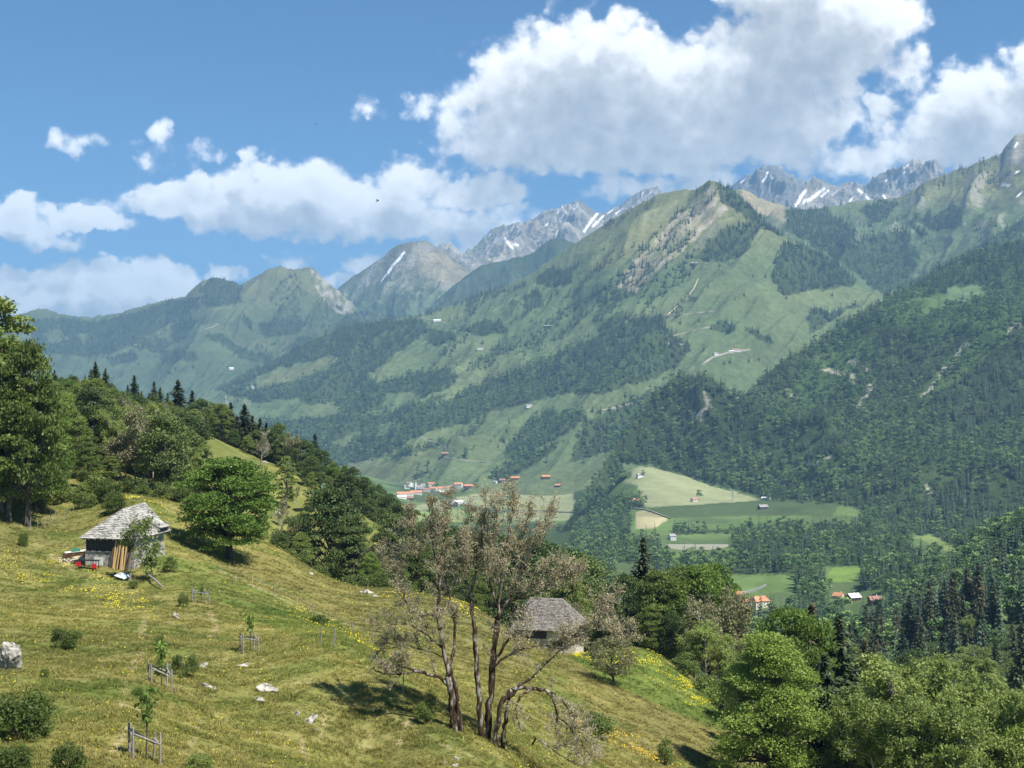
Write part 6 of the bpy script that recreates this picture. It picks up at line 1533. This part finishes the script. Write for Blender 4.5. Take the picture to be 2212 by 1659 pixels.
# ------------------------------------------------------------------ single trees far off, each its own object
G_LONE = 'single trees scattered over the far pastures'
lone_b = [far_broad(90+i, 260, 16, 13) for i in range(2)]; lone_c = [far_conifer(95+i, 22, 8) for i in range(2)]
def lone(kind, px, py, h, label, group=None):
    q = hit(px, py)
    if q is None: return
    me = (lone_b if kind == 'b' else lone_c)[int(rng.integers(2))]; s = h/(16 if kind == 'b' else 22)
    o = link('broadleaf_tree' if kind == 'b' else 'spruce_tree', me, None, tuple(q), (0, 0, rng.uniform(0, 6.28)), (s,)*3); tag(o, label, 'tree', group)
lone('b', 1511, 1082, 22, 'big round tree alone on the mown field'); lone('b', 1390, 1030, 15, 'round tree right beside the white barn')
for px, py in [(1588,648),(1608,640),(1653,600),(1627,598),(1700,645),(1798,640),(1740,628),(1510,695),(1520,758),(1565,788),(1578,785),(1618,782),(1640,778),(1530,620),(1555,575),(1575,572),(1490,596),(1470,700),(1475,610),(940,785),(935,745),(985,745),(1010,725),(965,760),(1200,700),(1300,650),(1340,640),(1380,655),(1400,625),(1155,660),(1270,520),(1305,540),(1290,570),(1250,600),(1215,560),(1240,640),(1430,560),(1440,600),(870,920),(1040,916),(1100,915),(1000,905),(1150,900),(1248,890),(1280,890),(1310,930),(1195,910),(1345,910),(1260,1000),(1165,985),(1180,1000),(1140,1010),(1120,1000),(640,745),(700,850),(770,850),(560,880),(650,912),(690,905),(620,818),(680,800),(655,808)]:
    lone('c', px, py, rng.uniform(20, 30), 'dark spruce standing alone on the pastures of the central mountain', G_LONE)
for px, py in [(845,992),(862,996),(905,1010),(925,1005),(950,968),(900,1028),(930,1030),(985,980),(1005,975),(1060,955),(1070,945),(945,1010),(870,1000),(835,998),(890,985),(880,1058),(945,1050),(1030,1048),(515,840),(500,850),(530,855),(515,866),(545,870),(560,872)]:
    lone('b', px, py, rng.uniform(12, 20), 'rounded tree standing in the meadows round the village', 'rounded trees in the meadows round the village')
for px, py in [(345,790),(380,800),(395,770),(320,770),(300,790),(440,690),(420,770),(470,800),(560,770),(340,800),(395,802),(505,770),(600,740),(540,810)]:
    lone('c', px, py, rng.uniform(24, 34), 'tiny dark spruce alone on the far left pastures', 'single trees on the far left pastures')
# two insects in the air close to the lens
for px, py, d, s, lab in [(815,434,4.2,1.,'dark flying insect with open wings against the white cloud'),(683,268,7.,.75,'tiny dark speck of an insect high in the blue sky')]:
    t = thing('insect', lab, 'insect', ((px-CX)/F*d, d, -(py-HY)/F*d), .35, s*.9)
    m2 = MB(); k = np.linspace(-.0065, .0065, 9); m2.tube(np.stack([k, 0*k, k*.45], -1), .0017*np.sqrt(np.clip(1-(k/.0068)**2, .05, 1))*(1+.4*(k > .001)), 7); m2.build('body', M['insect'], t, True)
    for sy in (-1, 1):
        w_ = MB(); a = np.linspace(0, 1, 7); up = np.stack([.001-.004*a, sy*.004*a, .0015+.0055*a], -1); wd = .0016*np.sin(math.pi*np.clip(a*.9+.08, 0, 1))
        w_.add(np.concatenate([up+np.stack([wd, 0*wd, 0*wd], -1), up-np.stack([wd, 0*wd, 0*wd], -1)]), [(i, i+1, 8+i, 7+i) for i in range(6)]); w_.build('wing', M['insect'], t)
# ------------------------------------------------------------------ camera, sky, sun, haze
cam = bpy.data.cameras.new('camera'); co_ = bpy.data.objects.new('camera', cam); COL.objects.link(co_)
co_.location = (0, 0, 0); co_.rotation_euler = (math.pi/2, 0, 0)
cam.sensor_width = 36; cam.lens = 36*F/2212
cam.shift_y = (HY-829.5)/2212
cam.clip_start = .2; cam.clip_end = 60000
scene.camera = co_

sun = bpy.data.lights.new('sun', 'SUN'); sun.energy = 5.0; sun.angle = math.radians(.53); sun.color = (1, .95, .87)
so = bpy.data.objects.new('sun', sun); COL.objects.link(so)
so.rotation_euler = (-SUN_DIR).to_track_quat('-Z', 'Y').to_euler()

w = bpy.data.worlds.new('World'); scene.world = w; w.use_nodes = True
nt = NT(w.node_tree)
sky = nt.n('ShaderNodeTexSky', sky_type='NISHITA', sun_disc=False, sun_elevation=SUN_EL, sun_rotation=math.atan2(SUN_DIR.x, SUN_DIR.y), altitude=1200, air_density=1.0, dust_density=.25, ozone_density=2.2)
SKY_STRENGTH = .054
# clouds: fields of soft lumps at fixed bearings and heights in the sky, torn by noise
CLOUDS = [ # (x, y, rx, ry, strength) bearings and heights in P
 (1240,190,210,150,1.1),(1180,285,240,90,1.),(1060,235,120,70,.62),(940,225,80,42,.40),(1100,130,80,42,.42),(1320,120,160,85,1.0),(1270,75,80,45,.7),(1400,230,200,140,1.1),(1300,325,260,55,1.0),(1520,310,280,70,1.05),(1660,180,200,145,1.15),(1740,80,180,135,1.15),(1850,35,140,75,1.),(1700,-30,170,80,1.),(1760,260,95,70,1.),(1950,160,70,60,.55),(1900,235,42,28,.55),(1560,200,90,70,.85),(1990,120,40,60,.35),
 (2110,240,125,105,1.1),(2210,270,140,125,1.1),(2060,330,190,45,.85),(1850,350,140,45,.62),(1980,290,120,40,.5),(2300,200,140,140,1.),
 (390,435,110,40,1.),(520,430,140,68,1.),(640,425,140,82,1.05),(560,365,70,42,.75),(780,440,140,62,1.),(870,410,110,55,.95),(900,478,220,42,.9),(1045,415,90,38,.85),(1000,480,140,45,.85),(700,480,260,36,.95),(900,365,90,30,.35),
 (335,330,60,34,.40),(352,285,22,30,.40),(165,305,58,28,.42),(430,325,40,30,.30),(790,240,30,24,.22),
 (50,475,140,36,1.),(180,475,110,30,1.),(20,450,70,28,.8),(115,520,60,20,.62),(220,440,50,16,.35),
 (30,615,70,44,1.2),(140,615,80,54,1.2),(250,620,100,52,1.2),(345,605,80,50,1.2),(220,660,300,55,1.2),(400,640,60,40,.8),(-60,640,100,70,1.),
 (490,592,46,22,.72),(620,560,50,26,.42),(785,580,60,30,.85),(740,610,60,20,.6),(1010,500,120,45,.7),(1390,408,130,34,.62),(1090,465,90,26,.6),(1480,395,110,26,.6),(1720,350,60,20,.4),(1560,370,60,14,.35)]
def cloud_group():
    g = bpy.data.node_groups.new('cloud_field', 'ShaderNodeTree')
    g.interface.new_socket('P', in_out='INPUT', socket_type='NodeSocketVector')
    g.interface.new_socket('D', in_out='OUTPUT', socket_type='NodeSocketFloat')
    n = NT(g)
    gi = n.n('NodeGroupInput'); go = n.n('NodeGroupOutput')
    P = gi.outputs[0]
    # domain warp
    w1 = n.n('ShaderNodeTexNoise', {'Vector': P, 'Scale': .011, 'Detail': 3., 'Roughness': .55})
    off = n.n('ShaderNodeVectorMath', {0: w1.outputs['Color'], 1: (.5, .5, .5)}, operation='SUBTRACT')
    off2 = n.n('ShaderNodeVectorMath', {0: off.outputs[0], 'Scale': 95.}, operation='SCALE')
    w2 = n.n('ShaderNodeTexNoise', {'Vector': P, 'Scale': .045, 'Detail': 3., 'Roughness': .6})
    off3 = n.n('ShaderNodeVectorMath', {0: n.n('ShaderNodeVectorMath', {0: w2.outputs['Color'], 1: (.5, .5, .5)}, operation='SUBTRACT').outputs[0], 'Scale': 26.}, operation='SCALE')
    Q = n.n('ShaderNodeVectorMath', {0: P, 1: off2.outputs[0]}, operation='ADD').outputs[0]
    Q = n.n('ShaderNodeVectorMath', {0: Q, 1: off3.outputs[0]}, operation='ADD').outputs[0]
    acc = None
    for x, y, rx, ry, s in CLOUDS:
        d = n.n('ShaderNodeVectorMath', {0: Q, 1: (-x, -y, 0)}, operation='ADD').outputs[0]
        d = n.n('ShaderNodeVectorMath', {0: d, 1: (1/(rx*1.18), 1/(ry*1.22), 0)}, operation='MULTIPLY').outputs[0]
        l = n.n('ShaderNodeVectorMath', {0: d, 1: d}, operation='DOT_PRODUCT').outputs['Value']
        e = n.math('MULTIPLY', n.math('SUBTRACT', 1.0, l), s)      # 1 at centre, 0 at the rim
        e = n.math('MAXIMUM', e, -1.2)
        acc = e if acc is None else n.math('SMOOTH_MAX', acc, e, .22)
    n1 = n.noise(P, .0135, 7, .54, .15)
    b = n.n('ShaderNodeTexVoronoi', {'Vector': n.n('ShaderNodeVectorMath', {0: P, 1: off3.outputs[0]}, operation='ADD').outputs[0], 'Scale': .026}, feature='SMOOTH_F1')
    b.inputs['Detail'].default_value = 1.; b.inputs['Roughness'].default_value = .4; b.inputs['Smoothness'].default_value = .6
    puff = n.math('SUBTRACT', .72, b.outputs['Distance'])
    dens = n.math('ADD', acc, n.math('MULTIPLY', n.math('SUBTRACT', n1, .5), 1.45))
    dens = n.math('ADD', dens, n.math('MULTIPLY', puff, .55))
    g.links.new(dens, go.inputs[0])
    return g
CG = cloud_group()
gen = nt.n('ShaderNodeTexCoord').outputs['Generated']
s3 = nt.n('ShaderNodeSeparateXYZ', {0: gen})
az = nt.math('ARCTAN2', s3.outputs[0], s3.outputs[1])
hyp = nt.math('SQRT', nt.math('ADD', nt.math('MULTIPLY', s3.outputs[0], s3.outputs[0]), nt.math('MULTIPLY', s3.outputs[1], s3.outputs[1])))
el = nt.math('ARCTAN2', s3.outputs[2], hyp)
# bearing / height above the horizon in P near the view direction
u = nt.math('ADD', nt.math('MULTIPLY', nt.math('TANGENT', nt.math('MULTIPLY', az, .999)), F), CX)
v = nt.math('SUBTRACT', HY, nt.math('MULTIPLY', nt.math('DIVIDE', nt.math('TANGENT', el), nt.math('MAXIMUM', nt.math('COSINE', az), .05)), F))
P0 = nt.n('ShaderNodeCombineXYZ', {0: u, 1: v, 2: 0.}).outputs[0]
def field_at(dx, dy):
    p = nt.n('ShaderNodeVectorMath', {0: P0, 1: (dx, dy, 0)}, operation='ADD').outputs[0]
    g = nt.n('ShaderNodeGroup', {}); g.node_tree = CG
    nt.set(g, 0, p); return g.outputs[0]
d0 = field_at(0, 0); d1 = field_at(12, -34); d2 = field_at(26, -92)
alpha = nt.n('ShaderNodeMapRange', {0: d0, 1: .0, 2: .70, 3: 0., 4: 1.}, interpolation_type='SMOOTHERSTEP').outputs[0]
# optical depth toward the sun
pos1 = nt.math('MAXIMUM', d1, 0.); pos2 = nt.math('MAXIMUM', d2, 0.)
tau = nt.math('ADD', nt.math('MULTIPLY', pos1, .40), nt.math('MULTIPLY', pos2, 1.0))
lit = nt.math('EXPONENT', nt.math('MULTIPLY', tau, -.78))
ccol = nt.ramp(lit, [(.12, (.235, .25, .27)), (.26, (.30, .312, .325)), (.44, (.46, .465, .468)), (.64, (.69, .685, .67)), (.92, (.86, .85, .83))])
front = nt.math('GREATER_THAN', s3.outputs[1], .15)
above = nt.n('ShaderNodeMapRange', {0: s3.outputs[2], 1: .0, 2: .03, 3: 0., 4: 1.}).outputs[0]
alpha = nt.math('MULTIPLY', nt.math('MULTIPLY', alpha, .97), nt.math('MULTIPLY', front, above))
skyc = nt.n('ShaderNodeVectorMath', {0: sky.outputs[0], 'Scale': SKY_STRENGTH}, operation='SCALE').outputs[0]
skyc = nt.mix(1., skyc, rgb((.37, .77, 1.10)), 'MULTIPLY')
fin = nt.mix(alpha, skyc, ccol)
bg = nt.n('ShaderNodeBackground', {'Color': fin, 'Strength': 1.})
bg0 = nt.n('ShaderNodeBackground', {'Color': skyc, 'Strength': 1.})
# the cloud bank lies in one part of the sky only
bank = nt.math('MULTIPLY', nt.math('MULTIPLY', nt.math('GREATER_THAN', s3.outputs[2], .0), nt.math('LESS_THAN', s3.outputs[2], .42)), nt.math('GREATER_THAN', s3.outputs[1], .72))
ms = nt.n('ShaderNodeMixShader', {0: bank, 1: bg0.outputs[0], 2: bg.outputs[0]})
nt.t.links.new(ms.outputs[0], nt.n('ShaderNodeOutputWorld').inputs['Surface'])
w.cycles.sampling_method = 'MANUAL'; w.cycles.sample_map_resolution = 512

# air
mb = MB(); top, bot, half = 2450., -520., 16500.
mb.box((0, 5000, (top+bot)/2), (2*half, 2*half, top-bot))
m, n_ = new_mat('air')
pv = n_.n('ShaderNodeVolumePrincipled', {'Color': (.36, .66, 1.0, 1), 'Density': HAZE, 'Anisotropy': 0.})
n_.t.links.new(pv.outputs[0], n_.n('ShaderNodeOutputMaterial').inputs['Volume'])
tag(mb.build('haze', m), kind='stuff')

scene.view_settings.view_transform = 'Standard'; scene.view_settings.look = 'None'; scene.view_settings.exposure = EXPOSURE; scene.view_settings.gamma = 1
scene.cycles.max_bounces = 6; scene.cycles.diffuse_bounces = 2; scene.cycles.glossy_bounces = 2; scene.cycles.transmission_bounces = 3; scene.cycles.volume_bounces = 0; scene.cycles.transparent_max_bounces = 8
scene.cycles.use_denoising = True
try: scene.cycles.denoiser = 'OPENIMAGEDENOISE'; scene.cycles.denoising_input_passes = 'RGB_ALBEDO_NORMAL'
except Exception: pass
scene.cycles.sample_clamp_indirect = 4
